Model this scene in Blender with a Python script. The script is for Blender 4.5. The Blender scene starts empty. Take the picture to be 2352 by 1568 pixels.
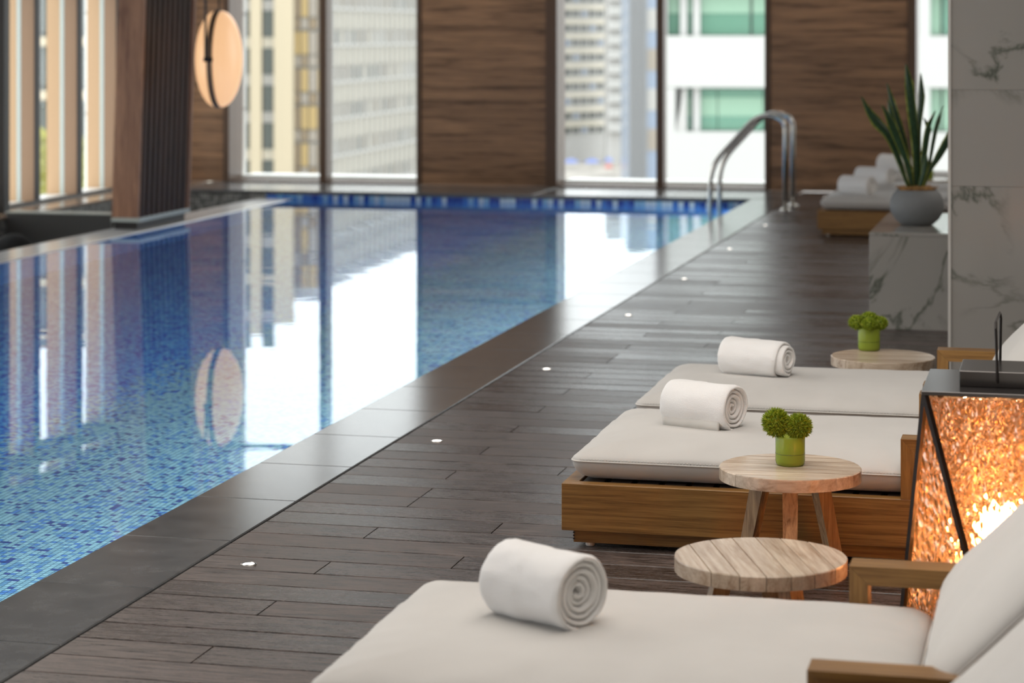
import bpy, bmesh, math, random
from mathutils import Vector, noise, Matrix
random.seed(7)
S = bpy.context.scene
COL = S.collection
PI = math.pi
# ------------------------------------------------------------------ camera, sky, exposure
FP, CH, HY = 5250.0, 1.5, 70.0                 # focal length in px of the 2352 wide frame, eye height, horizon row
TH = math.atan((2450 - 1176) / FP)
SN, CS = math.sin(TH), math.cos(TH)
cam_d = bpy.data.cameras.new('camera'); cam = bpy.data.objects.new('camera', cam_d); COL.objects.link(cam)
cam_d.sensor_width = 36; cam_d.lens = 36 * FP / 2352
cam.location = (0, 0, CH); cam.rotation_euler = (PI / 2, 0, TH)
cam_d.shift_y = -(784 - HY) / 2352
cam_d.clip_end = 2000; cam_d.clip_start = 0.05
cam_d.dof.use_dof = True; cam_d.dof.focus_distance = 6.55; cam_d.dof.aperture_fstop = 3.7
S.camera = cam
S.view_settings.view_transform = 'Standard'; S.view_settings.look = 'None'
S.view_settings.gamma = 1; S.view_settings.use_curve_mapping = False
S.view_settings.exposure = 0.0
S.cycles.use_denoising = True
S.cycles.max_bounces = 10; S.cycles.diffuse_bounces = 4; S.cycles.glossy_bounces = 5
S.cycles.transmission_bounces = 8; S.cycles.transparent_max_bounces = 12
S.cycles.sample_clamp_indirect = 12
w = bpy.data.worlds.new('overcast_sky'); S.world = w; w.use_nodes = True
wn = w.node_tree; bg = wn.nodes['Background']
bg.inputs['Color'].default_value = (0.955, 0.97, 1.0, 1); bg.inputs['Strength'].default_value = 2.9

def area(name, loc, size, power, col, rot=(0, 0, 0), sy=None):
    d = bpy.data.lights.new(name, 'AREA'); d.energy = power; d.color = col
    d.shape = 'RECTANGLE'; d.size = size; d.size_y = sy or size
    o = bpy.data.objects.new(name, d); o.location = loc; o.rotation_euler = rot; COL.objects.link(o); return o
# unseen fill added under the ceiling, soft, above deck and near pool
area('ceiling_fill', (-0.9, 5.5, 3.22), 2.4, 115, (1.0, 0.93, 0.86), sy=5)
area('ceiling_fill', (1.9, 13.5, 3.22), 1.6, 90, (1.0, 0.92, 0.84), sy=6)
area('ceiling_fill', (-5.2, 8.0, 3.22), 2.5, 150, (1.0, 0.92, 0.84), sy=6)
# unseen fill strips added along the ceiling to brighten the far panels
for _x in (-8.2, -5.5, -2.0, 1.0):
    area('wall_fill', (_x, 19.9, 3.2), 1.3, 11, (1.0, 0.88, 0.74), rot=(math.radians(48), 0, 0), sy=0.12)
# underwater fill lights added at the near side wall to brighten the floor
for _y in (4.0, 7.0, 10.0, 13.0, 16.0, 19.0):
    area('pool_fill', (-2.76, _y, -0.55), 0.35, 50, (0.93, 0.97, 1.0), rot=(0, math.radians(62), 0), sy=2.6)

# ------------------------------------------------------------------ material helpers
def srgb(r, g, b):
    f = lambda c: (c / 255 / 12.92) if c / 255 <= 0.04045 else ((c / 255 + 0.055) / 1.055) ** 2.4
    return (f(r), f(g), f(b), 1)
def fres(t, ior, normal=None):
    f = t.n('ShaderNodeFresnel', i_IOR=ior)
    if normal is not None: t.l(normal, f.inputs['Normal'])
    g = t.n('ShaderNodeNewGeometry'); iv = t.n('ShaderNodeMath', operation='SUBTRACT', i_0=1.0); t.l(g.outputs['Backfacing'], iv.inputs[1])
    m = t.n('ShaderNodeMath', operation='MULTIPLY'); t.l(f.outputs[0], m.inputs[0]); t.l(iv.outputs[0], m.inputs[1]); return m
class NT:
    def __init__(s, name):
        s.m = bpy.data.materials.new(name); s.m.use_nodes = True; s.t = s.m.node_tree
        s.b = s.t.nodes['Principled BSDF']; s.out = s.t.nodes['Material Output']
    def n(s, typ, **k):
        x = s.t.nodes.new(typ)
        for a, v in k.items():
            if a.startswith('i_'):
                key = a[2:]; x.inputs[int(key) if key.isdigit() else key.replace('_', ' ')].default_value = v
            else: setattr(x, a, v)
        return x
    def l(s, a, b): s.t.links.new(a, b)
    def ramp(s, fac, stops, interp='LINEAR'):
        r = s.n('ShaderNodeValToRGB'); r.color_ramp.interpolation = interp
        e = r.color_ramp.elements
        while len(e) < len(stops): e.new(0.5)
        for i, (p, c) in enumerate(stops): e[i].position = p; e[i].color = c
        s.l(fac, r.inputs[0]); return r
    def bump(s, h, strength, dist=0.01):
        b = s.n('ShaderNodeBump', i_Strength=strength, i_Distance=dist); s.l(h, b.inputs['Height']); s.l(b.outputs[0], s.b.inputs['Normal']); return b
    def mapping(s, scale, coord='Object', rot=(0, 0, 0), vary=False):
        tc = s.n('ShaderNodeTexCoord')
        src = tc.outputs[coord]
        if coord == 'World':
            pass
        mp = s.n('ShaderNodeMapping'); mp.inputs['Scale'].default_value = scale; mp.inputs['Rotation'].default_value = rot
        if vary:
            oi = s.n('ShaderNodeObjectInfo'); mu = s.n('ShaderNodeMath', operation='MULTIPLY', i_1=37.0); s.l(oi.outputs['Random'], mu.inputs[0])
            s.l(mu.outputs[0], mp.inputs['Location'])
        s.l(src, mp.inputs[0]); return mp
def plain(name, col, rough=0.5, metal=0.0, bump=0, bscale=200, var=0.0):
    t = NT(name); t.b.inputs['Base Color'].default_value = col; t.b.inputs['Roughness'].default_value = rough; t.b.inputs['Metallic'].default_value = metal
    if bump or var:
        mp = t.mapping((1, 1, 1)); nz = t.n('ShaderNodeTexNoise', i_Scale=bscale, i_Detail=3.0); t.l(mp.outputs[0], nz.inputs[0])
        if bump: t.bump(nz.outputs[0], bump, 0.002)
        if var:
            n2 = t.n('ShaderNodeTexNoise', i_Scale=bscale / 12, i_Detail=4.0); t.l(mp.outputs[0], n2.inputs[0])
            lo = tuple(c * (1 - var) for c in col[:3]) + (1,); hi = tuple(min(1, c * (1 + var)) for c in col[:3]) + (1,)
            r = t.ramp(n2.outputs[0], [(0.3, lo), (0.7, hi)]); t.l(r.outputs[0], t.b.inputs['Base Color'])
    return t.m
def wood(name, dark, light, rough=0.45, scale=(1.2, 22, 22), nscale=3.0, vary=True, coord='Object', rot=(0, 0, 0), bump=0.15, objvar=0.0, dist=1.2):
    """grain runs along the axis with the small scale"""
    t = NT(name); mp = t.mapping(scale, coord, rot, vary)
    n1 = t.n('ShaderNodeTexNoise', i_Scale=nscale, i_Detail=6.0, i_Roughness=0.6, i_Distortion=dist); t.l(mp.outputs[0], n1.inputs[0])
    n2 = t.n('ShaderNodeTexNoise', i_Scale=nscale * 7, i_Detail=3.0); t.l(mp.outputs[0], n2.inputs[0])
    mx = t.n('ShaderNodeMath', operation='MULTIPLY_ADD', i_1=0.3); t.l(n2.outputs[0], mx.inputs[0]); t.l(n1.outputs[0], mx.inputs[2])
    mid = tuple((a + b) / 2 for a, b in zip(dark, light))
    r = t.ramp(mx.outputs[0], [(0.45, dark), (0.62, mid), (0.82, light)])
    if objvar:
        oi = t.n('ShaderNodeObjectInfo'); mr = t.n('ShaderNodeMapRange'); mr.inputs['To Min'].default_value = 1 - objvar; mr.inputs['To Max'].default_value = 1 + objvar
        t.l(oi.outputs['Random'], mr.inputs[0]); hs = t.n('ShaderNodeHueSaturation'); t.l(mr.outputs[0], hs.inputs['Value']); t.l(r.outputs[0], hs.inputs['Color']); t.l(hs.outputs[0], t.b.inputs['Base Color'])
    else: t.l(r.outputs[0], t.b.inputs['Base Color'])
    t.b.inputs['Roughness'].default_value = rough
    if bump: t.bump(mx.outputs[0], bump, 0.003)
    return t.m
def mosaic(name, pitch, stops, grout, rough=0.25, gw=0.07, use3=(0, 1, 2), grouted=True, deep=None):
    t = NT(name); g = t.n('ShaderNodeNewGeometry')
    dv = t.n('ShaderNodeVectorMath', operation='SCALE'); dv.inputs['Scale'].default_value = 1 / pitch; t.l(g.outputs['Position'], dv.inputs[0])
    fl = t.n('ShaderNodeVectorMath', operation='FLOOR'); t.l(dv.outputs[0], fl.inputs[0])
    wn_ = t.n('ShaderNodeTexWhiteNoise', noise_dimensions='3D'); t.l(fl.outputs[0], wn_.inputs['Vector'])
    r = t.ramp(wn_.outputs['Value'], stops, 'CONSTANT')
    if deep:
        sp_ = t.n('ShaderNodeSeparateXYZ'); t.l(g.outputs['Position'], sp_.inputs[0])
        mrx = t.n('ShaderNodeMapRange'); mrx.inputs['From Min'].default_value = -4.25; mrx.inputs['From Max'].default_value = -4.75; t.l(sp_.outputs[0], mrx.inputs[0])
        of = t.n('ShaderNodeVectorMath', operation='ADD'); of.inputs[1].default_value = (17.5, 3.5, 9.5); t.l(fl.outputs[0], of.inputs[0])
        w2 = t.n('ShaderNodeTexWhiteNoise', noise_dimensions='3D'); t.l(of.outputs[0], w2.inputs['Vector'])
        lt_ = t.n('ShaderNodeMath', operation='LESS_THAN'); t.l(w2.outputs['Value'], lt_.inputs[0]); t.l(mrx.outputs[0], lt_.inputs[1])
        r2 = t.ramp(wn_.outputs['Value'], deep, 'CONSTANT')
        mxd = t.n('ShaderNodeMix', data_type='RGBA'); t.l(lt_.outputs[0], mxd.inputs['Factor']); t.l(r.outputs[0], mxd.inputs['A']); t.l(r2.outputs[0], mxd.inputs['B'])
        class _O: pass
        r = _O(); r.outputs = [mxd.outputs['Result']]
    if grouted:
        fr = t.n('ShaderNodeVectorMath', operation='FRACTION'); t.l(dv.outputs[0], fr.inputs[0]); sx = t.n('ShaderNodeSeparateXYZ'); t.l(fr.outputs[0], sx.inputs[0])
        prev = None
        for ax in use3:
            sub = t.n('ShaderNodeMath', operation='SUBTRACT', i_1=0.5); t.l(sx.outputs[ax], sub.inputs[0])
            ab = t.n('ShaderNodeMath', operation='ABSOLUTE'); t.l(sub.outputs[0], ab.inputs[0])
            gt = t.n('ShaderNodeMath', operation='GREATER_THAN', i_1=0.5 - gw); t.l(ab.outputs[0], gt.inputs[0])
            if prev is None: prev = gt
            else:
                mxx = t.n('ShaderNodeMath', operation='MAXIMUM'); t.l(prev.outputs[0], mxx.inputs[0]); t.l(gt.outputs[0], mxx.inputs[1]); prev = mxx
        mix = t.n('ShaderNodeMix', data_type='RGBA'); mix.inputs['B'].default_value = grout
        t.l(prev.outputs[0], mix.inputs['Factor']); t.l(r.outputs[0], mix.inputs['A']); t.l(mix.outputs['Result'], t.b.inputs['Base Color'])
        iv = t.n('ShaderNodeMath', operation='SUBTRACT', i_0=1.0); t.l(prev.outputs[0], iv.inputs[1]); t.bump(iv.outputs[0], 0.4, 0.002)
    else: t.l(r.outputs[0], t.b.inputs['Base Color'])
    t.b.inputs['Roughness'].default_value = rough
    return t.m

M = {}
# deck planks
def deck_mat():
    t = NT('deck_composite'); g = t.n('ShaderNodeNewGeometry'); mp = t.n('ShaderNodeMapping'); mp.inputs['Scale'].default_value = (9, 85, 1)
    t.l(g.outputs['Position'], mp.inputs[0])
    oi = t.n('ShaderNodeObjectInfo'); mu = t.n('ShaderNodeMath', operation='MULTIPLY', i_1=31.0); t.l(oi.outputs['Random'], mu.inputs[0]); t.l(mu.outputs[0], mp.inputs['Location'])
    n1 = t.n('ShaderNodeTexNoise', i_Scale=1.0, i_Detail=5.0, i_Roughness=0.65); t.l(mp.outputs[0], n1.inputs[0])
    n2 = t.n('ShaderNodeTexNoise', i_Scale=8.0, i_Detail=5.0, i_Roughness=0.8); t.l(mp.outputs[0], n2.inputs[0])
    ad = t.n('ShaderNodeMath', operation='MULTIPLY_ADD', i_1=0.9); t.l(n2.outputs[0], ad.inputs[0]); t.l(n1.outputs[0], ad.inputs[2])
    r = t.ramp(ad.outputs[0], [(0.74, (0.016, 0.011, 0.009, 1)), (0.93, (0.048, 0.035, 0.030, 1)), (1.0, (0.11, 0.085, 0.075, 1))])
    mr = t.n('ShaderNodeMapRange'); mr.inputs['To Min'].default_value = 0.72; mr.inputs['To Max'].default_value = 1.3
    t.l(oi.outputs['Random'], mr.inputs[0]); hs = t.n('ShaderNodeHueSaturation'); t.l(mr.outputs[0], hs.inputs['Value']); t.l(r.outputs[0], hs.inputs['Color'])
    t.l(hs.outputs[0], t.b.inputs['Base Color'])
    rr = t.n('ShaderNodeMapRange'); rr.inputs['From Min'].default_value = 0.6; rr.inputs['From Max'].default_value = 1.2; rr.inputs['To Min'].default_value = 0.11; rr.inputs['To Max'].default_value = 0.31
    t.l(ad.outputs[0], rr.inputs[0])
    rv = t.n('ShaderNodeMath', operation='MULTIPLY_ADD', i_1=0.16); t.l(oi.outputs['Random'], rv.inputs[0]); t.l(rr.outputs[0], rv.inputs[2]); t.l(rv.outputs[0], t.b.inputs['Roughness'])
    t.bump(ad.outputs[0], 0.35, 0.0009)
    return t.m
M['deck'] = deck_mat()
M['gap'] = plain('deck_gap_dark', (0.012, 0.010, 0.010, 1), 0.8)
def stone_mat(name, c1, c2, rough, sc=9):
    t = NT(name); g = t.n('ShaderNodeNewGeometry'); n1 = t.n('ShaderNodeTexNoise', i_Scale=float(sc), i_Detail=6.0, i_Roughness=0.6); t.l(g.outputs['Position'], n1.inputs[0])
    n2 = t.n('ShaderNodeTexNoise', i_Scale=260.0, i_Detail=2.0); t.l(g.outputs['Position'], n2.inputs[0])
    ad = t.n('ShaderNodeMath', operation='MULTIPLY_ADD', i_1=0.35); t.l(n2.outputs[0], ad.inputs[0]); t.l(n1.outputs[0], ad.inputs[2])
    r = t.ramp(ad.outputs[0], [(0.45, c1), (0.9, c2)])
    oi = t.n('ShaderNodeObjectInfo'); mr = t.n('ShaderNodeMapRange'); mr.inputs['To Min'].default_value = 0.88; mr.inputs['To Max'].default_value = 1.12
    t.l(oi.outputs['Random'], mr.inputs[0]); hs = t.n('ShaderNodeHueSaturation'); t.l(mr.outputs[0], hs.inputs['Value']); t.l(r.outputs[0], hs.inputs['Color']); t.l(hs.outputs[0], t.b.inputs['Base Color'])
    t.b.inputs['Roughness'].default_value = rough; t.bump(n2.outputs[0], 0.10, 0.0006); return t.m
M['stone'] = stone_mat('grey_coping_stone', (0.075, 0.077, 0.079, 1), (0.135, 0.137, 0.138, 1), 0.17)
M['lip'] = plain('wet_overflow_stone', (0.72, 0.72, 0.71, 1), 0.18)
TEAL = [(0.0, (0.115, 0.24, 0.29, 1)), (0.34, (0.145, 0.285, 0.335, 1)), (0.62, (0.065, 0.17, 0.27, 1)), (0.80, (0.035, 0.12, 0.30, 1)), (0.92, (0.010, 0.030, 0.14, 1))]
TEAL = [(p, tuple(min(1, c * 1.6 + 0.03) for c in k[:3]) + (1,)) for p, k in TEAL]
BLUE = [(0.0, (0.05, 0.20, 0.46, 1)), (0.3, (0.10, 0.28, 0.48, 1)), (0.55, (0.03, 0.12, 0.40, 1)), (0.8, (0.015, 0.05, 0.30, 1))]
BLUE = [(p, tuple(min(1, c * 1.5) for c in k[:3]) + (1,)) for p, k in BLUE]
PT = 0.0225
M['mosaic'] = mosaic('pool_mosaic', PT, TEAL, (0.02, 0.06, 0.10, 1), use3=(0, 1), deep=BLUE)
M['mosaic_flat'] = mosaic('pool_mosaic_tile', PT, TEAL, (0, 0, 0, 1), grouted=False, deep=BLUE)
M['mosaic_blue'] = mosaic('pool_mosaic_deep', PT, BLUE, (0.01, 0.04, 0.12, 1), use3=(0, 1))
M['mosaic_wall'] = mosaic('pool_mosaic_wall', PT, BLUE, (0.01, 0.04, 0.12, 1), use3=(1, 2))
M['mosaic_grey'] = mosaic('grey_mosaic', 0.03, [(0, (0.16, 0.16, 0.16, 1)), (0.4, (0.26, 0.26, 0.25, 1)), (0.75, (0.40, 0.40, 0.38, 1))], (0.06, 0.06, 0.06, 1), rough=0.35)
M['grout'] = plain('pool_grout', (0.015, 0.05, 0.09, 1), 0.7)
t = NT('band_tile'); oi = t.n('ShaderNodeObjectInfo')
r = t.ramp(oi.outputs['Random'], [(0, (0.02, 0.06, 0.32, 1)), (0.38, (0.05, 0.16, 0.50, 1)), (0.55, (0.55, 0.66, 0.72, 1)), (0.85, (0.25, 0.45, 0.65, 1))], 'CONSTANT')
t.l(r.outputs[0], t.b.inputs['Base Color']); t.b.inputs['Roughness'].default_value = 0.2; M['band'] = t.m
# water
t = NT('pool_water'); t.t.nodes.remove(t.b)
gl = t.n('ShaderNodeBsdfGlass', i_IOR=1.33, i_Roughness=0.0); gl.inputs['Color'].default_value = (0.95, 0.985, 1.0, 1)
g = t.n('ShaderNodeNewGeometry'); mp = t.n('ShaderNodeMapping'); mp.inputs['Scale'].default_value = (1.0, 1.0, 1.0); t.l(g.outputs['Position'], mp.inputs[0])
nz = t.n('ShaderNodeTexNoise', i_Scale=2.2, i_Detail=2.0, i_Roughness=0.5); t.l(mp.outputs[0], nz.inputs[0])
bp = t.n('ShaderNodeBump', i_Strength=0.15, i_Distance=0.004); t.l(nz.outputs[0], bp.inputs['Height']); t.l(bp.outputs[0], gl.inputs['Normal'])
t.l(gl.outputs[0], t.out.inputs[0]); M['water'] = t.m
# window glass
def pane_mat(name, tint, refl=0.06):
    t = NT(name); t.t.nodes.remove(t.b)
    tr = t.n('ShaderNodeBsdfTransparent'); tr.inputs[0].default_value = tint
    gs = t.n('ShaderNodeBsdfGlossy'); gs.inputs['Roughness'].default_value = 0.01
    lw = fres(t, 1.4); mx = t.n('ShaderNodeMixShader'); t.l(lw.outputs[0], mx.inputs[0]); t.l(tr.outputs[0], mx.inputs[1]); t.l(gs.outputs[0], mx.inputs[2]); t.l(mx.outputs[0], t.out.inputs[0]); return t.m
M['pane'] = pane_mat('window_glass', (0.95, 0.97, 0.96, 1))
# timber panels and metals
M['veneer'] = wood('walnut_veneer', (0.07, 0.036, 0.018, 1), (0.40, 0.225, 0.12, 1), rough=0.45, scale=(0.55, 1, 11), nscale=1.7, vary=True, bump=0.0, dist=0.9)
M['frame_brown'] = plain('bronze_brown_frame', (0.105, 0.060, 0.036, 1), 0.42)
M['bronze'] = plain('bronze_fin', (0.56, 0.36, 0.20, 1), 0.45, 0.1)
M['bronze_dark'] = plain('bronze_mullion', (0.36, 0.22, 0.13, 1), 0.45, 0.1)
M['black'] = plain('black_mullion', (0.015, 0.013, 0.013, 1), 0.4)
M['bead'] = plain('aluminium_bead', (0.50, 0.55, 0.52, 1), 0.35, 0.3)
M['white_post'] = plain('white_enamel', (0.85, 0.85, 0.82, 1), 0.4)
M['sill_wood'] = plain('ledge_stone', (0.30, 0.20, 0.13, 1), 0.18)
M['slat_wood'] = wood('dark_slat_wood', (0.022, 0.011, 0.007, 1), (0.075, 0.036, 0.022, 1), rough=0.6, scale=(9, 9, 0.8), nscale=2.0)
M['column_wood'] = wood('column_walnut', (0.17, 0.075, 0.045, 1), (0.42, 0.22, 0.13, 1), rough=0.4, scale=(9, 9, 0.8), nscale=2.0, bump=0.05)
M['plaster'] = plain('ceiling_paint', (0.35, 0.33, 0.31, 1), 0.8)
M['wallwood'] = plain('dark_wall_finish', (0.16, 0.12, 0.09, 1), 0.6)
M['chrome'] = plain('brushed_steel', (0.72, 0.70, 0.66, 1), 0.16, 1.0)
M['oak'] = wood('oak_frame', (0.13, 0.056, 0.012, 1), (0.33, 0.175, 0.050, 1), rough=0.40, scale=(1.1, 26, 40), nscale=2.6, bump=0.10, dist=0.4)
M['oak_z'] = wood('oak_frame_upright', (0.13, 0.056, 0.012, 1), (0.33, 0.175, 0.050, 1), rough=0.42, scale=(20, 20, 1.6), nscale=2.2, bump=0.1, dist=0.5)
M['oak_top'] = wood('oak_table_board', (0.36, 0.25, 0.165, 1), (0.70, 0.58, 0.45, 1), rough=0.27, scale=(2.2, 30, 18), nscale=1.3, bump=0.10, objvar=0.10, dist=0.9)
M['oak_leg'] = wood('oak_table_leg', (0.22, 0.12, 0.055, 1), (0.55, 0.37, 0.20, 1), rough=0.45, scale=(45, 45, 3), nscale=1.6, bump=0.15, objvar=0.06)
M['slat_dark'] = plain('dark_slats', (0.03, 0.02, 0.015, 1), 0.6)
def fabric(name, c, weave=900, bs=0.25):
    t = NT(name); mp = t.mapping((1, 1, 1)); n1 = t.n('ShaderNodeTexNoise', i_Scale=float(weave), i_Detail=2.0); t.l(mp.outputs[0], n1.inputs[0])
    n2 = t.n('ShaderNodeTexNoise', i_Scale=5.0, i_Detail=3.0); t.l(mp.outputs[0], n2.inputs[0])
    lo = tuple(k * 0.94 for k in c[:3]) + (1,); r = t.ramp(n2.outputs[0], [(0.35, lo), (0.7, c)]); t.l(r.outputs[0], t.b.inputs['Base Color'])
    t.b.inputs['Roughness'].default_value = 0.85; t.b.inputs['Sheen Weight'].default_value = 0.15
    t.bump(n1.outputs[0], bs, 0.001); return t.m
M['cushion'] = fabric('cushion_canvas', (0.565, 0.548, 0.518, 1))
M['piping'] = fabric('cushion_piping', (0.66, 0.64, 0.60, 1))
def terry():
    t = NT('terry_cloth'); mp = t.mapping((1, 1, 1)); n1 = t.n('ShaderNodeTexNoise', i_Scale=330.0, i_Detail=3.0, i_Roughness=0.75); t.l(mp.outputs[0], n1.inputs[0])
    t.b.inputs['Base Color'].default_value = (0.93, 0.92, 0.90, 1); t.b.inputs['Roughness'].default_value = 0.95; t.b.inputs['Sheen Weight'].default_value = 0.3
    t.bump(n1.outputs[0], 0.8, 0.0032); return t.m
M['terry'] = terry()
def marble():
    t = NT('white_marble'); g = t.n('ShaderNodeNewGeometry'); mp = t.n('ShaderNodeMapping'); mp.inputs['Rotation'].default_value = (0.3, 0.7, 0.2); t.l(g.outputs['Position'], mp.inputs[0])
    oi = t.n('ShaderNodeObjectInfo'); mu = t.n('ShaderNodeMath', operation='MULTIPLY', i_1=23.0); t.l(oi.outputs['Random'], mu.inputs[0]); t.l(mu.outputs[0], mp.inputs['Location'])
    w1 = t.n('ShaderNodeTexNoise', i_Scale=1.5, i_Detail=7.0, i_Roughness=0.55, i_Distortion=0.8); t.l(mp.outputs[0], w1.inputs[0])
    sb = t.n('ShaderNodeMath', operation='SUBTRACT', i_1=0.5); t.l(w1.outputs[0], sb.inputs[0]); ab = t.n('ShaderNodeMath', operation='ABSOLUTE'); t.l(sb.outputs[0], ab.inputs[0])
    r = t.ramp(ab.outputs[0], [(0.0, (0.10, 0.11, 0.09, 1)), (0.007, (0.20, 0.205, 0.18, 1)), (0.022, (0.34, 0.33, 0.305, 1)), (0.5, (0.37, 0.35, 0.325, 1))])
    n2 = t.n('ShaderNodeTexNoise', i_Scale=1.7, i_Detail=2.0); t.l(mp.outputs[0], n2.inputs[0])
    r2 = t.ramp(n2.outputs[0], [(0.44, (0, 0, 0, 1)), (0.6, (1, 1, 1, 1))])
    mx = t.n('ShaderNodeMix', data_type='RGBA'); mx.inputs['A'].default_value = (0.36, 0.345, 0.32, 1); t.l(r2.outputs[0], mx.inputs['Factor']); t.l(r.outputs[0], mx.inputs['B'])
    t.l(mx.outputs['Result'], t.b.inputs['Base Color']); t.b.inputs['Roughness'].default_value = 0.12; return t.m
M['marble'] = marble()
M['pot'] = plain('grey_ribbed_ceramic', (0.175, 0.185, 0.19, 1), 0.6)
M['moss'] = plain('brown_moss', (0.35, 0.19, 0.06, 1), 0.9, bump=0.8, bscale=60, var=0.5)
def leafm():
    t = NT('snake_plant_leaf'); tc = t.n('ShaderNodeTexCoord'); sx = t.n('ShaderNodeSeparateXYZ'); t.l(tc.outputs['UV'], sx.inputs[0])
    sb = t.n('ShaderNodeMath', operation='SUBTRACT', i_1=0.5); t.l(sx.outputs[0], sb.inputs[0]); ab = t.n('ShaderNodeMath', operation='ABSOLUTE'); t.l(sb.outputs[0], ab.inputs[0])
    r = t.ramp(ab.outputs[0], [(0.0, (0.018, 0.050, 0.022, 1)), (0.36, (0.020, 0.058, 0.022, 1)), (0.42, (0.26, 0.30, 0.05, 1))])
    nz = t.n('ShaderNodeTexNoise', i_Scale=1.0, i_Detail=3.0); mp = t.n('ShaderNodeMapping'); mp.inputs['Scale'].default_value = (3, 26, 1); t.l(tc.outputs['UV'], mp.inputs[0]); t.l(mp.outputs[0], nz.inputs[0])
    mr = t.n('ShaderNodeMapRange'); mr.inputs['From Min'].default_value = 0.3; mr.inputs['From Max'].default_value = 0.7; mr.inputs['To Min'].default_value = 0.7; mr.inputs['To Max'].default_value = 1.6
    t.l(nz.outputs[0], mr.inputs[0]); hs = t.n('ShaderNodeHueSaturation'); t.l(mr.outputs[0], hs.inputs['Value']); t.l(r.outputs[0], hs.inputs['Color']); t.l(hs.outputs[0], t.b.inputs['Base Color'])
    t.b.inputs['Roughness'].default_value = 0.35; return t.m
M['leaf'] = leafm()
t = NT('green_fringed_flower'); tc = t.n('ShaderNodeNewGeometry')
nz = t.n('ShaderNodeTexNoise', i_Scale=140.0, i_Detail=2.0); t.l(tc.outputs['Position'], nz.inputs[0])
r = t.ramp(nz.outputs[0], [(0.30, (0.09, 0.15, 0.006, 1)), (0.55, (0.30, 0.40, 0.02, 1)), (0.75, (0.60, 0.55, 0.07, 1))]); t.l(r.outputs[0], t.b.inputs['Base Color']); t.b.inputs['Roughness'].default_value = 0.6
t.b.inputs['Subsurface Weight'].default_value = 0.0; M['flower'] = t.m
def green_glass():
    t = NT('frosted_green_glass'); t.t.nodes.remove(t.b)
    tr = t.n('ShaderNodeBsdfTransparent'); tr.inputs[0].default_value = (0.84, 0.92, 0.42, 1)
    tl = t.n('ShaderNodeBsdfTranslucent'); tl.inputs[0].default_value = (0.90, 0.95, 0.36, 1)
    df = t.n('ShaderNodeBsdfDiffuse'); df.inputs[0].default_value = (0.07, 0.12, 0.015, 1)
    gs = t.n('ShaderNodeBsdfGlossy'); gs.inputs['Roughness'].default_value = 0.22
    lw = t.n('ShaderNodeLayerWeight', i_Blend=0.30)
    m1 = t.n('ShaderNodeMixShader', i_0=0.5); t.l(tr.outputs[0], m1.inputs[1]); t.l(tl.outputs[0], m1.inputs[2])
    m2 = t.n('ShaderNodeMixShader'); rp = t.ramp(lw.outputs['Facing'], [(0.0, (0.50, 0.60, 0.10, 1)), (0.45, (0.34, 0.44, 0.06, 1)), (0.85, (0.03, 0.06, 0.01, 1))]); t.l(rp.outputs[0], df.inputs[0]); mrf = t.n('ShaderNodeMapRange'); mrf.inputs['To Min'].default_value = 0.3; t.l(lw.outputs['Facing'], mrf.inputs[0]); t.l(mrf.outputs[0], m2.inputs[0]); t.l(m1.outputs[0], m2.inputs[1]); t.l(df.outputs[0], m2.inputs[2])
    fr = fres(t, 1.35); m3 = t.n('ShaderNodeMixShader'); t.l(fr.outputs[0], m3.inputs[0]); t.l(m2.outputs[0], m3.inputs[1]); t.l(gs.outputs[0], m3.inputs[2])
    t.l(m3.outputs[0], t.out.inputs[0]); return t.m
M['gglass'] = green_glass()
M['gwater'] = plain('vase_water', (0.42, 0.62, 0.06, 1), 0.2)
M['gwater'].node_tree.nodes['Principled BSDF'].inputs['Transmission Weight'].default_value = 0.3
M['dgreen'] = plain('dark_green_line', (0.03, 0.05, 0.01, 1), 0.4)
M['stem'] = plain('flower_stem', (0.10, 0.17, 0.03, 1), 0.5)
M['lampmetal'] = plain('dark_bronze_metal', (0.030, 0.024, 0.022, 1), 0.38, 0.55)
M['lamptop'] = plain('dark_bronze_top', (0.16, 0.15, 0.145, 1), 0.24, 0.9)
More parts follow.
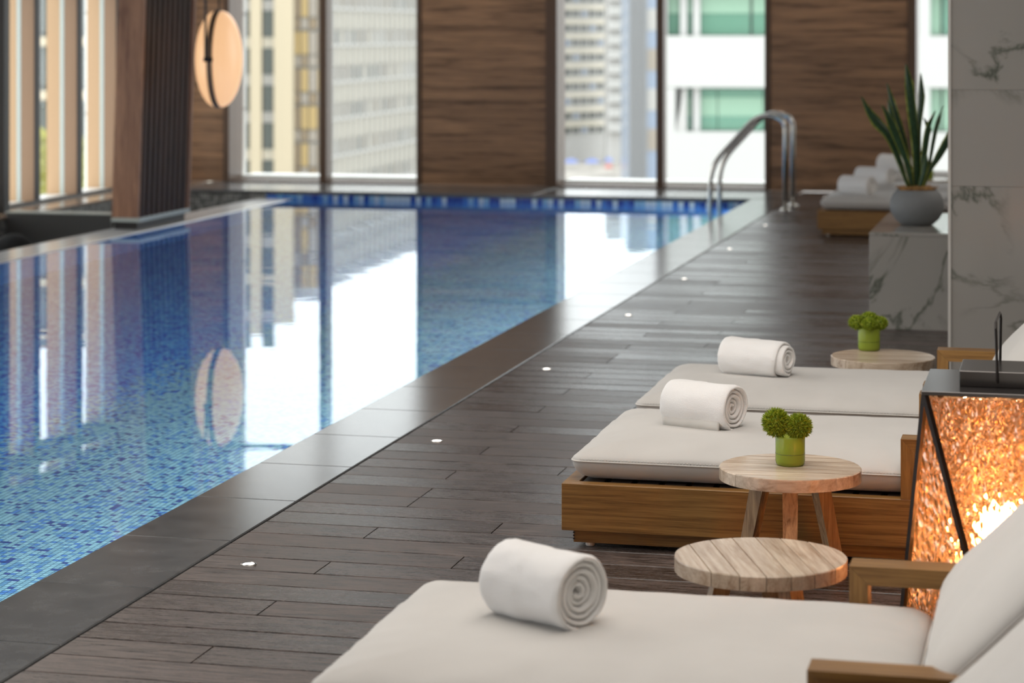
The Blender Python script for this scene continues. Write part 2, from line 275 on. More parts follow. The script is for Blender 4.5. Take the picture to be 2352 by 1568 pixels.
def hammered():
    t = NT('hammered_amber_glass'); t.t.nodes.remove(t.b); mp = t.mapping((1, 1, 0.62))
    n0 = t.n('ShaderNodeTexNoise', i_Scale=12.0, i_Detail=2.0); t.l(mp.outputs[0], n0.inputs[0])
    mxv = t.n('ShaderNodeMix', data_type='VECTOR'); mxv.inputs['Factor'].default_value = 0.03; t.l(mp.outputs[0], mxv.inputs['A']); t.l(n0.outputs['Color'], mxv.inputs['B'])
    vo = t.n('ShaderNodeTexVoronoi', feature='SMOOTH_F1', i_Scale=72.0); vo.inputs['Smoothness'].default_value = 1.0; t.l(mxv.outputs['Result'], vo.inputs['Vector'])
    bp = t.n('ShaderNodeBump', i_Strength=1.0, i_Distance=0.013); t.l(vo.outputs['Distance'], bp.inputs['Height'])
    rf = t.n('ShaderNodeBsdfRefraction', i_IOR=1.35, i_Roughness=0.06); rf.inputs['Color'].default_value = (0.92, 0.76, 0.60, 1); t.l(bp.outputs[0], rf.inputs['Normal'])
    tl = t.n('ShaderNodeBsdfTranslucent'); tl.inputs[0].default_value = (0.30, 0.21, 0.13, 1); t.l(bp.outputs[0], tl.inputs['Normal'])
    tr = t.n('ShaderNodeBsdfTransparent'); tr.inputs[0].default_value = (1.0, 0.62, 0.34, 1)
    gs = t.n('ShaderNodeBsdfGlossy', i_Roughness=0.12); gs.inputs['Color'].default_value = (0.95, 0.85, 0.78, 1); t.l(bp.outputs[0], gs.inputs['Normal'])
    m1 = t.n('ShaderNodeMixShader', i_0=0.08); t.l(rf.outputs[0], m1.inputs[1]); t.l(tl.outputs[0], m1.inputs[2])
    m2 = t.n('ShaderNodeMixShader', i_0=0.18); t.l(m1.outputs[0], m2.inputs[1]); t.l(tr.outputs[0], m2.inputs[2])
    fr = fres(t, 2.7, bp.outputs[0]); m3 = t.n('ShaderNodeMixShader'); t.l(fr.outputs[0], m3.inputs[0]); t.l(m2.outputs[0], m3.inputs[1]); t.l(gs.outputs[0], m3.inputs[2])
    t.l(m3.outputs[0], t.out.inputs[0]); return t.m
M['hammer'] = hammered()
def emis(name, col, st, base=(0.8, 0.8, 0.8, 1)):
    t = NT(name); t.b.inputs['Base Color'].default_value = base; t.b.inputs['Emission Color'].default_value = col; t.b.inputs['Emission Strength'].default_value = st; return t.m
M['bulb'] = emis('lamp_bulb_glow', (1.0, 0.70, 0.42, 1), 34)
M['lens'] = emis('deck_light_lens', (1.0, 0.93, 0.85, 1), 5)
t = NT('pendant_glass'); t.b.inputs['Base Color'].default_value = (0.35, 0.24, 0.14, 1); t.b.inputs['Roughness'].default_value = 0.35
t.b.inputs['Emission Color'].default_value = (1.0, 0.58, 0.30, 1); t.b.inputs['Emission Strength'].default_value = 0.85
M['pendant'] = t.m

# ------------------------------------------------------------------ mesh helpers
def tag(o, label=None, cat=None, group=None, kind=None):
    if label: o['label'] = label
    if cat: o['category'] = cat
    if group: o['group'] = group
    if kind: o['kind'] = kind
    return o
def link(name, me, parent=None, loc=None, rot=None, scale=None):
    o = bpy.data.objects.new(name, me); COL.objects.link(o)
    if parent: o.parent = parent
    if loc is not None: o.location = loc
    if rot is not None: o.rotation_euler = rot
    if scale is not None: o.scale = scale
    return o
def empty(name, loc=(0, 0, 0), rz=0):
    o = link(name, None, loc=loc, rot=(0, 0, rz)); o.empty_display_size = 0.1; return o
def mk(name, vs, fs, mat, smooth=False):
    me = bpy.data.meshes.new(name); me.from_pydata([tuple(v) for v in vs], [], fs)
    me.materials.append(mat)
    if smooth: me.polygons.foreach_set('use_smooth', [True] * len(me.polygons))
    me.update(); return me
class MB:
    def __init__(s): s.v = []; s.f = []
    def add(s, vs, fs):
        n = len(s.v); s.v += [tuple(v) for v in vs]; s.f += [tuple(i + n for i in f) for f in fs]; return s
    def box(s, a, b, c=0.0):
        x0, y0, z0 = a; x1, y1, z1 = b
        if c <= 0:
            vs = [(x, y, z) for z in (z0, z1) for y in (y0, y1) for x in (x0, x1)]
            return s.add(vs, [(0, 2, 3, 1), (4, 5, 7, 6), (0, 1, 5, 4), (2, 6, 7, 3), (0, 4, 6, 2), (1, 3, 7, 5)])
        bm = bmesh.new(); bmesh.ops.create_cube(bm, size=1)
        for v in bm.verts: v.co = Vector(((x0 + x1) / 2 + v.co.x * (x1 - x0), (y0 + y1) / 2 + v.co.y * (y1 - y0), (z0 + z1) / 2 + v.co.z * (z1 - z0)))
        bmesh.ops.bevel(bm, geom=list(bm.edges), offset=c, segments=1, affect='EDGES')
        bm.verts.index_update(); s.add([v.co[:] for v in bm.verts], [[v.index for v in f.verts] for f in bm.faces]); bm.free(); return s
    def prism(s, poly, ax, a, b):
        """poly of 2D points extruded along axis ax (0,1,2) from a to b"""
        n = len(poly)
        def P(p, h):
            q = list(p); q.insert(ax, h); return tuple(q)
        vs = [P(p, a) for p in poly] + [P(p, b) for p in poly]
        return s.add(vs, [tuple(range(n))[::-1], tuple(range(n, 2 * n))] + [(i, (i + 1) % n, (i + 1) % n + n, i + n) for i in range(n)])
    def tube(s, pts, r, seg=10, closed=False):
        pts = [Vector(p) for p in pts]; n = len(pts); vs = []; fs = []
        up = Vector((0, 0, 1)); prev = None
        for i, p in enumerate(pts):
            a = pts[i - 1] if (i > 0 or closed) else p; b = pts[(i + 1) % n] if (i < n - 1 or closed) else p
            t_ = (b - a).normalized()
            if prev is None:
                ref = up if abs(t_.dot(up)) < 0.95 else Vector((1, 0, 0)); x = t_.cross(ref).normalized()
            else: x = (prev - t_ * prev.dot(t_)).normalized()
            prev = x; y = t_.cross(x); rr = r[i] if isinstance(r, (list, tuple)) else r
            for k in range(seg):
                an = 2 * PI * k / seg; vs.append(p + x * math.cos(an) * rr + y * math.sin(an) * rr)
        for i in range(n if closed else n - 1):
            j = (i + 1) % n
            for k in range(seg): fs.append((i * seg + k, i * seg + (k + 1) % seg, j * seg + (k + 1) % seg, j * seg + k))
        if not closed: fs += [tuple(range(seg))[::-1], tuple((n - 1) * seg + k for k in range(seg))]
        return s.add(vs, fs)
    def lathe(s, prof, seg=32, c=(0, 0, 0)):
        vs = []; fs = []; n = len(prof)
        for r_, z_ in prof:
            for k in range(seg):
                a = 2 * PI * k / seg; vs.append((c[0] + r_ * math.cos(a), c[1] + r_ * math.sin(a), c[2] + z_))
        for i in range(n - 1):
            for k in range(seg): fs.append((i * seg + k, i * seg + (k + 1) % seg, (i + 1) * seg + (k + 1) % seg, (i + 1) * seg + k))
        fs.append(tuple(range(seg))[::-1]); fs.append(tuple((n - 1) * seg + k for k in range(seg)))
        return s.add(vs, fs)
    def mesh(s, name, mat, smooth=False): return mk(name, s.v, s.f, mat, smooth)
    def obj(s, name, mat, parent=None, smooth=False, **k): return link(name, s.mesh(name, mat, smooth), parent, **k)
def boxo(name, a, b, mat, parent=None, c=0.0): return MB().box(a, b, c).obj(name, mat, parent)
def copy_tree(o, parent=None):
    c = o.copy(); COL.objects.link(c); c.parent = parent
    for ch in KIDS.get(o.name, []) or [x for x in o.children]: copy_tree(ch, c)
    return c
KIDS = {}

# ------------------------------------------------------------------ THE SETTING: deck
XD = -2.38
floor = boxo('floor', (XD + 0.012, -2.5, -0.30), (3.0, 21.35, -0.024), M['gap']); tag(floor, kind='structure')
side_floor = None
def plank_mesh(L, wd=0.1475, h=0.022, c=0.0022):
    p = [(-wd / 2, -h), (wd / 2, -h), (wd / 2, -c), (wd / 2 - c, 0), (-wd / 2 + c, 0), (-wd / 2, -c)]
    return MB().prism(p, 0, 0.0, L).mesh('plank', M['deck'])
PITCH = 0.1525; Y0R = 6.465
cuts = {0: [-1.67], 1: [-2.021], 2: [-0.93]}
meshes = {}
k = -20
while True:
    yb = Y0R + PITCH * k
    if yb > 21.2: break
    m3 = (k - 1) % 3                     # rows 6.59-6.73 -> -1.67, 6.45-6.59 -> -2.02
    cut = {0: -1.67, 2: -2.021, 1: -0.93}[m3]
    if k % 21 == 4: cut -= 0.35
    for a, b in ((XD + 0.001, cut), (cut, 0.42)):
        L = round(b - a - 0.004, 3)
        if L not in meshes: meshes[L] = plank_mesh(L)
        link('plank', meshes[L], floor, loc=(a + 0.002, yb + PITCH / 2, -0.0006), rot=(random.uniform(-0.007, 0.007), 0, 0))
    k += 1
# coping stones along the pool (near side) and along the far wall
def coping(x0, x1, name='stone'):
    pass
cop = boxo('trim_1', (-2.71, -2.5, -0.34), (XD - 0.01, 20.3, -0.034), M['gap']); tag(cop, kind='structure')
st = MB().box((0, 0, -0.032), (2.725 - 2.388, 0.5825, 0.0), 0.003).mesh('stone', M['stone'])
y = 5.752 - 0.585 * 5
while y < 20.2:
    L = min(0.5825, 20.88 - y)
    link('stone', st, cop, loc=(-2.725, y + 0.001, 0)); y += 0.585
far_cop = boxo('trim_2', (-8.32, 20.34, -0.5), (XD - 0.01, 21.4, -0.036), M['gap']); tag(far_cop, kind='structure')
fm = MB().box((0, 0, -0.034), (0.5825, 1.10, 0.0), 0.003).mesh('stone', M['stone'])
x = XD - 0.01 - 0.585
while x > -8.35:
    link('stone', fm, far_cop, loc=(x, 20.30, 0)); x -= 0.585
# pool basin
WZ = -0.08; DZ = -1.28
basin = empty('pool_basin'); tag(basin, kind='structure')
XS = -4.45; YN = 9.4
XL = -7.04; jn = int(round(YN / PT)); YNg = jn * PT
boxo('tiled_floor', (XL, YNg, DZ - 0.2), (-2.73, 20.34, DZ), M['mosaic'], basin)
boxo('grout_bed', (XL, 2.0, DZ - 0.2), (-2.73, YNg, DZ - 0.0022), M['grout'], basin)
boxo('overflow_wall', (XL, 2.0, DZ), (XL + 0.004, 20.30, -0.085), M['mosaic_wall'], basin)
boxo('side_wall', (-2.73, 2.0, -1.6), (-2.70, 20.34, -0.035), M['mosaic_wall'], basin)
boxo('end_wall', (-7.3, 20.30, -1.9), (-2.70, 20.36, -0.036), M['mosaic_wall'], basin)
boxo('near_wall', (-7.3, 1.9, -1.9), (-2.70, 2.0, -0.036), M['mosaic_wall'], basin)
# small mosaic tiles, individually near the frame corner, the others joined
def tile_geo(h=PT * 0.43, z0=-0.0022, c=0.001):
    vs = [(-h, -h, z0), (h, -h, z0), (h, h, z0), (-h, h, z0), (-h + c, -h + c, 0), (h - c, -h + c, 0), (h - c, h - c, 0), (-h + c, h - c, 0)]
    return vs, [(0, 1, 5, 4), (1, 2, 6, 5), (2, 3, 7, 6), (3, 0, 4, 7), (4, 5, 6, 7)]
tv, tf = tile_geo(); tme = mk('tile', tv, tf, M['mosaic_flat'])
imax = int(math.floor(-2.73 / PT)) - 1; single = set()
ja = int(6.50 / PT); ia = int(-3.42 / PT)
for i in range(ia - 4, ia + 16):
    for j in range(ja, ja + 14):
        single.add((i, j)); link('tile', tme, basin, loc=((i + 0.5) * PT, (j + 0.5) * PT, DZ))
mb = MB()
for j in range(int(6.0 / PT), jn):
    for i in range(int(XL / PT) + 1, imax + 1):
        if (i, j) in single: continue
        if i < (-3.0 - 0.36 * (j * PT - 3)) / PT: continue
        cx, cy = (i + 0.5) * PT, (j + 0.5) * PT
        n = len(mb.v); mb.v += [(a + cx, b + cy, c + DZ) for a, b, c in tv]; mb.f += [tuple(q + n for q in f) for f in tf]
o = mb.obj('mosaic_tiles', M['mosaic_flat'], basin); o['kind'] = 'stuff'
# tile band at the far waterline
bt = MB().box((0.002, 0, 0.001), (0.048, 0.006, 0.044), 0.002).mesh('tile', M['band'])
x = -2.79
while x > -7.0:
    link('tile', bt, basin, loc=(x, 20.292, -0.082)); x -= 0.05
# overflow edge on the window side, trough, ledge
lip = boxo('trim_3', (-7.39, 2.0, -1.9), (-7.04, 20.30, -0.074), M['lip'], c=0.006); tag(lip, kind='structure')
trough = boxo('floor_trough', (-8.32, 2.0, -0.6), (-7.39, 20.34, -0.34), M['mosaic_grey']); tag(trough, kind='structure')
ledge = boxo('trim_4', (-8.74, 2.0, -0.6), (-8.33, 21.4, -0.02), M['mosaic_grey']); tag(ledge, kind='structure')
boxo('ledge_top', (-8.76, 2.0, -0.019), (-8.31, 21.4, 0.0), M['sill_wood'], ledge, 0.003)
tw = boxo('wall_trough', (-8.31, 16.95, -0.5), (-7.40, 17.05, 0.03), M['mosaic_grey']); tag(tw, kind='structure')
boxo('wall_cap', (-8.31, 16.94, 0.03), (-7.40, 17.06, 0.042), M['bead'], tw)
boxo('end_tiles', (-8.31, 20.325, -0.5), (-7.04, 20.338, -0.037), M['mosaic_grey'], far_cop)
water = mk('pool_water', [(-7.05, 2.0, WZ), (-2.72, 2.0, WZ), (-2.72, 20.31, WZ), (-7.05, 20.31, WZ)], [(0, 1, 2, 3)], M['water'])
tag(link('pool_water', water), kind='structure')
# room shell
tag(boxo('ceiling', (-9.0, -2.7, 3.3), (3.1, 21.9, 3.5), M['plaster']), kind='structure')
tag(boxo('wall_right', (3.0, -2.7, -0.3), (3.1, 21.9, 3.3), M['wallwood']), kind='structure')
tag(boxo('wall_near', (-9.0, -2.8, -0.6), (3.1, -2.7, 3.3), M['wallwood']), kind='structure')
tag(boxo('wall_left', (-9.0, -2.7, 2.3), (-8.64, 21.6, 3.3), M['wallwood']), kind='structure')

# far wall: veneer panels between windows
YW = 21.4
wall = empty('wall_far', (0, YW, 0)); tag(wall, kind='structure')
def panel(x0, x1, z0=0.0, z1=3.3):
    boxo('veneer_panel', (x0, 0.0, z0), (x1, 0.35, z1), M['veneer'], wall, 0.002)
panel(-8.7, -8.14); panel(-6.10, -4.86); panel(-2.70, -1.43); panel(0.2, 3.0)
def jamb(x0, x1, z0=0.0, z1=3.3, y0=-0.03, y1=0.36): boxo('jamb', (x0, y0, z0), (x1, y1, z1), M['frame_brown'], wall, 0.002)
jamb(-8.139, -8.076); jamb(-6.148, -6.105, y0=-0.01); jamb(-4.855, -4.746); jamb(-2.752, -2.705, y0=-0.01); jamb(-1.425, -1.35); jamb(0.12, 0.195)
def far_window(name, x0, x1, mull, zb=0.018):
    o = empty(name, (0, YW, 0)); tag(o, kind='structure')
    boxo('bottom_rail', (x0, -0.02, zb - 0.03), (x1, 0.30, zb), M['frame_brown'], o, 0.002)
    boxo('outer_sill', (x0, 0.31, zb - 0.03), (x1, 0.72, zb + 0.028), M['white_post'], o, 0.002)
    boxo('transom', (x0, 0.06, 2.44), (x1, 0.14, 2.50), M['frame_brown'], o)
    xs = [x0] + [m for m in mull] + [x1]
    for a, b in mull: pass
    prev = x0
    for a, b in list(mull) + [(x1, x1)]:
        g_ = boxo('pane', (prev, 0.095, zb), (a, 0.105, 3.3), M['pane'], o); prev = b
        if a != b: boxo('mullion', (a, -0.02, zb), (b, 0.16, 3.3), M['frame_brown'], o, 0.002)
    return o
far_window('window_1', -8.075, -6.15, [(-7.136, -7.065)])
far_window('window_2', -4.745, -2.753, [(-3.782, -3.712)])
far_window('window_3', -1.349, 0.119, [(-0.75, -0.68)], zb=0.135)
boxo('low_wall', (-1.349, 0.0, 0.0), (0.119, 0.05, 0.104), M['white_post'], wall)
# left window wall: deep mullions, beads, outer fins
lw_ = empty('window_4', (-8.70, 0, 0)); tag(lw_, kind='structure')
def lw_bay(yy):
    boxo('mullion', (-0.004, yy, 0.0), (0.03, yy + 0.05, 2.3), M['black'], lw_)
    boxo('mullion_cheek', (-0.128, yy, 0.0), (-0.006, yy + 0.05, 2.3), M['bronze_dark'], lw_)
    boxo('glazing_bead', (-0.168, yy - 0.001, 0.0), (-0.130, yy + 0.051, 2.3), M['bead'], lw_)
    boxo('outer_fin', (-0.30, yy, -0.2), (-0.17, yy + 0.05, 2.5), M['bronze'], lw_)
    boxo('pane', (-0.152, yy + 0.052, 0.02), (-0.146, yy + 0.878, 2.3), M['pane'], lw_)
for q in range(-17, 4): lw_bay(18.29 + 0.88 * q + 0.0)
boxo('sill_rail', (-0.01, 2.0, 0.0), (0.035, 21.38, 0.028), M['black'], lw_)
boxo('outer_rail', (-0.30, 2.0, -0.03), (-0.02, 21.38, 0.016), M['white_post'], lw_)
boxo('header', (-0.30, 2.0, 2.03), (0.03, 21.38, 2.12), M['black'], lw_)

# leaning slatted column standing in the pool edge
cl = empty('trim_5', (-7.23, 17.36, 0.0)); tag(cl, kind='structure')
HC = 3.3; LEAN = 0.033
def lean_box(name, a, b, mat):
    o = boxo(name, a, b, mat, cl); me = o.data
    for v in me.vertices: v.co.x += LEAN * v.co.z
    return o
lean_box('side_board', (-0.115, -0.53, 0.02), (0.11, -0.50, HC), M['column_wood'])
lean_box('core', (-0.115, -0.499, 0.02), (0.075, 0.49, HC), M['slat_dark'])
ns = 9
for q in range(ns):
    a = -0.485 + q * (0.965 / ns); lean_box('slat', (0.076, a + 0.025, 0.02), (0.112, a + 0.082, HC), M['slat_wood'])
lean_box('corner_trim', (0.03, 0.49, 0.02), (0.122, 0.53, HC), M['column_wood'])
boxo('base_plate', (-0.118, -0.535, -0.012), (0.125, 0.535, 0.019), M['bead'], cl, 0.002)
boxo('pedestal', (-0.10, -0.50, -0.073), (0.09, 0.50, -0.0125), M['black'], cl)
ps = boxo('steel_post', (-8.62, 17.22, 0.001), (-8.46, 17.32, 3.28), M['black']); tag(ps, 'black upright post at the left edge of the picture beside the tall windows', 'post')
bl = MB()
bl.lathe([(0.001 + 0.16 * math.sin(PI * i / 14), -0.14 * math.cos(PI * i / 14)) for i in range(15)], 24)
bo = bl.obj('stone_ball', plain('matt_black_stone', (0.006, 0.006, 0.006, 1), 0.9), smooth=True, loc=(-7.86, 16.15, -0.2)); tag(bo, 'dark rounded stone standing in the overflow trough at the left edge of the picture', 'stone')

# marble column and bench
mc = empty('marble_column', (-0.485, 9.9, 0)); tag(mc, 'tall white column clad in grey veined marble slabs', 'column')
zs = [0, 0.43, 0.838, 1.248, 1.66, 2.07, 2.48, 2.9, 3.295]
boxo('core', (0.02, 0.02, 0), (1.6, 0.98, 3.29), M['marble'], mc)
zs = [0, 0.838, 1.248, 1.66, 2.07, 2.48, 3.295]
for a, b in zip(zs, zs[1:]):
    boxo('panel', (0.0, 0.0, a + 0.0004), (1.62, 0.018, b - 0.0004), M['marble'], mc, 0.0006)
    boxo('panel', (0.0, 0.020, a + 0.001), (0.019, 0.98, b - 0.001), M['marble'], mc, 0.0006)
boxo('edge_strip', (-0.006, -0.006, 0), (0.006, 0.006, 3.29), M['piping'], mc)
bn = empty('marble_bench', (-0.965, 11.6, 0)); tag(bn, 'low block bench of veined white marble behind the column', 'bench')
boxo('core', (0.02, 0.02, 0), (2.1, 1.28, 0.466), M['marble'], bn)
boxo('top_slab', (0, 0, 0.468), (2.12, 1.30, 0.486), M['marble'], bn, 0.0015)
boxo('panel', (0, 0, 0.0), (2.12, 0.018, 0.467), M['marble'], bn, 0.0015)
boxo('panel', (0, 0.019, 0.0), (0.018, 1.30, 0.467), M['marble'], bn, 0.0015)

# ------------------------------------------------------------------ LOUNGERS
def rrect(hx, hy, r, seg):
    pts = []
    for cx, cy, a0 in ((hx - r, hy - r, 0), (-hx + r, hy - r, PI / 2), (-hx + r, -hy + r, PI), (hx - r, -hy + r, 1.5 * PI)):
        for k in range(seg + 1):
            a = a0 + PI / 2 * k / seg; pts.append((cx + r * math.cos(a), cy + r * math.sin(a)))
    # densify long edges
    out = []; n = len(pts)
    for i in range(n):
        a = pts[i]; b = pts[(i + 1) % n]; d = math.hypot(b[0] - a[0], b[1] - a[1]); out.append(a)
        if (i + 1) % (seg + 1) == 0:
            mcount = 26 if i // (seg + 1) in (0, 2) else 20
            for q in range(1, mcount): out.append((a[0] + (b[0] - a[0]) * q / mcount, a[1] + (b[1] - a[1]) * q / mcount))
    return out
def cushion_mesh(lx, ly, zs_, zt, seed, wr=1.0):
    """bottom at 0, seam at zs_, crown at zt"""
    hx, hy = lx / 2, ly / 2
    prof = [(0.13, 0.0), (0.075, 0.0), (0.045, 0.003), (0.024, 0.012), (0.010, 0.026), (0.002, zs_ * 0.75), (0.0, zs_ - 0.003)]
    H = zt - zs_
    top = [(0.0, zs_ + 0.003)]
    for q in (0.003, 0.010, 0.020, 0.034, 0.052, 0.075, 0.105, 0.145, 0.19, 0.25, 0.31, 0.36):
        tt = min(1, q / 0.33); top.append((q, zs_ + 0.004 + (H - 0.004) * (1 - (1 - tt) ** 3.2) ** 0.62))
    vs = []; fs = []; rings = 0; m = None
    for ins, z in prof + top:
        r = max(0.035 - ins * 0.2, 0.012); hy2 = max(hy - ins, 0.02); hx2 = hx - ins
        ring = rrect(hx2, hy2, min(r, hy2 * 0.9), 5)
        m = len(ring)
        for (x, y) in ring:
            dz = 0; 
            if z > 0.012:
                ed = min(hx - abs(x), hy - abs(y))
                side_y = (hy - abs(y)) < (hx - abs(x)); s_ = x if side_y else y
                fall = math.exp(-((ed - 0.055) / 0.06) ** 2) if z > zs_ else 0.35
                nn = noise.noise(Vector((s_ * 16 + seed, (0 if side_y else 9) + y * 3, seed))) * 0.6 + noise.noise(Vector((s_ * 34, seed * 3 + y * 5, 1))) * 0.4
                dz = 0.010 * fall * nn * wr * (1.0 if y < 0 or side_y is False else 0.35) + 0.004 * noise.noise(Vector((x * 3, y * 3, seed + 5)))
                if z <= zs_ + 0.004: dz *= 0.4
            vs.append((x, y, z + dz))
        rings += 1
    for i in range(rings - 1):
        for k_ in range(m): fs.append((i * m + k_, i * m + (k_ + 1) % m, (i + 1) * m + (k_ + 1) % m, (i + 1) * m + k_))
    fs.append(tuple(range(m))[::-1]); fs.append(tuple((rings - 1) * m + k_ for k_ in range(m)))
    return mk('seat_cushion', vs, fs, M['cushion'], True)
def piping_mesh(lx, ly, z, r=0.0022):
    return MB().tube([(x, y, z) for x, y in rrect(lx / 2 + 0.001, ly / 2 + 0.001, 0.035, 5)], r, 6, True).mesh('piping', M['piping'], True)
def stitch_mesh(lx, ly, z):
    mb = MB(); ring = rrect(lx / 2 + 0.0008, ly / 2 + 0.0008, 0.035, 5)
    a = -lx / 2 + 0.03
    while a < lx / 2 - 0.03:
        sy = -1; mb.box((a, sy * (ly / 2 + 0.0006) - 0.0008, z), (a + 0.0045, sy * (ly / 2 + 0.0006) + 0.0008, z + 0.0014))
        a += 0.0095
    return mb.mesh('stitching', M['white_post'])
SEATX0, SEATX1 = 0.012, 1.14       # relative to the lounger's head corner
cm1 = cushion_mesh(1.128, 0.83, 0.058, 0.108, 1.3); pm1 = piping_mesh(1.128, 0.83, 0.058); sm1 = stitch_mesh(1.128, 0.83, 0.064)
cm2 = cushion_mesh(0.86, 0.83, 0.05, 0.11, 7.7, 0.5); pm2 = piping_mesh(0.86, 0.83, 0.05)
def make_lounger():
    t = empty('sun_lounger')
    W, L = 0.90, 2.05
    z0, z1 = 0.051, 0.187
    MB().box((0, 0, z0), (L, 0.044, z1), 0.0015).obj('side_panel', M['oak'], t)
    MB().box((0, W - 0.044, z0), (L, W, z1), 0.0015).obj('side_panel', M['oak'], t)
    MB().box((0, 0.0445, z0), (0.044, W - 0.0445, z1), 0.0015).obj('end_panel', M['oak'], t)
    MB().box((L - 0.044, 0.0445, z0), (L, W - 0.0445, z1), 0.0015).obj('end_panel', M['oak'], t)
    MB().box((0.045, 0.045, z1 - 0.030), (L - 0.045, 0.066, z1 - 0.018), 0.001).box((0.045, W - 0.066, z1 - 0.030), (L - 0.045, W - 0.045, z1 - 0.018), 0.001).obj('support_rail', M['oak'], t)
    pl = MB().box((0.03, 0.03, 0.012), (L - 0.03, 0.055, 0.050)).box((0.03, W - 0.055, 0.012), (L - 0.03, W - 0.03, 0.050)).box((0.03, 0.0555, 0.012), (0.055, W - 0.0555, 0.050)).box((L - 0.055, 0.0555, 0.012), (L - 0.03, W - 0.0555, 0.050))
    pl = pl.obj('plinth', M['oak'], t)
    for q in range(3): boxo('joint_pin', (0.0285, 0.0285, 0.020 + q * 0.009), (0.034, 0.034, 0.024 + q * 0.009), M['black'], pl)
    for fx, fy in ((0.075, 0.05), (0.075, W - 0.05), (L - 0.08, 0.05), (L - 0.08, W - 0.05)):
        MB().lathe([(0.012, 0.0), (0.014, 0.003), (0.014, 0.010), (0.010, 0.012)], 14).obj('foot', M['piping'], t, loc=(fx, fy, 0))
    sl = MB().box((0, 0.0455, z1 - 0.0175), (0.062, W - 0.0455, z1 - 0.002), 0.001).mesh('slat', M['slat_dark'])
    x = 0.052
    while x < L - 0.11:
        link('slat', sl, t, loc=(x, 0, 0)); x += 0.080
    # mitred arms
    for y0 in (0.0, W - 0.08):
        a0, a1, zt = 0.973, 1.72, 0.3555; th = 0.040
        MB().prism([(a0, z1 + 0.0005), (a0 + th, z1 + 0.0005), (a0 + th, zt - th), (a0, zt)], 1, y0, y0 + 0.08).obj('arm_post', M['oak_z'], t)
        MB().prism([(a0 + 0.0006, zt), (a0 + th + 0.0006, zt - th), (a1 - th, zt - th), (a1, zt)], 1, y0, y0 + 0.08).obj('arm_rail', M['oak'], t)
        MB().prism([(a1 - th, z1 + 0.0005), (a1, z1 + 0.0005), (a1, zt - 0.0006), (a1 - th, zt - th)], 1, y0, y0 + 0.08).obj('arm_post', M['oak_z'], t)
    sc = link('seat_cushion', cm1, t, loc=(0.018 + 0.564, W / 2, z1 + 0.001))
    link('piping', pm1, sc); link('stitching', sm1, sc)['kind'] = 'stuff'
    bx = link('back_cushion', cm2, t, loc=(0, 0, 0)); bx.data.name = 'back_cushion'
    an = math.radians(45); c0 = Vector((1.205, W / 2, z1 + 0.065)); d = Vector((math.cos(an), 0, math.sin(an)))
    bx.location = c0 + d * 0.43; bx.rotation_euler = (0, -an, 0)
    link('piping', pm2, bx)
    # reclining frame behind the back cushion
    fr = MB(); 
    for yy in (0.14, W - 0.18):
        p0 = Vector((1.23, yy, z1)); p1 = p0 + d * 0.85
        n_ = Vector((math.sin(an), 0, -math.cos(an)))
        q = [p0, p1, p1 + n_ * 0.03, p0 + n_ * 0.03]
        fr.prism([(v.x, v.z) for v in q], 1, yy, yy + 0.04)
    fr.prism([(1.78, z1 + 0.01), (1.80, z1 + 0.01), (1.80, 0.70), (1.78, 0.70)], 1, 0.2, W - 0.2)
    fr.obj('back_frame', M['oak'], t)
    return t
lounger = make_lounger()
LX = -1.425
LG = 'low oak sun loungers along the deck'
LL = [(LX, 4.10, 'low oak sun lounger in the foreground whose seat cushion carries the large blurred towel', 'large'),
      (LX, 3.06, 'oak sun lounger cut by the bottom right corner, only its tilted back cushion in view', ''),
      (LX, 6.48, 'low oak sun lounger whose long side panel shows behind the two round tables', ''),
      (LX, 7.50, 'low oak sun lounger pushed close behind the one with the vase table before it', ''),
      (-1.77, 16.74, 'distant oak sun lounger beyond the marble bench, nearest of its row', ''),
      (-1.77, 17.76, 'distant oak sun lounger right behind the nearest one beyond the bench', ''),
      (-1.77, 19.30, 'farthest oak sun lounger, by the walnut panel and far window', '')]
SX1 = 0.0
def copy_tree2(o, parent=None):
    c = o.copy(); COL.objects.link(c); c.parent = parent
    for ch in list(o.children): copy_tree2(ch, c)
    return c
lo = []
for i, (x, y, lab, _) in enumerate(LL):
    o = lounger if i == 0 else copy_tree2(lounger)
    lo.append(o)
for o, (x, y, lab, _) in zip(lo, LL):
    o.location = (x, y, 0); tag(o, lab, 'sun lounger', LG)

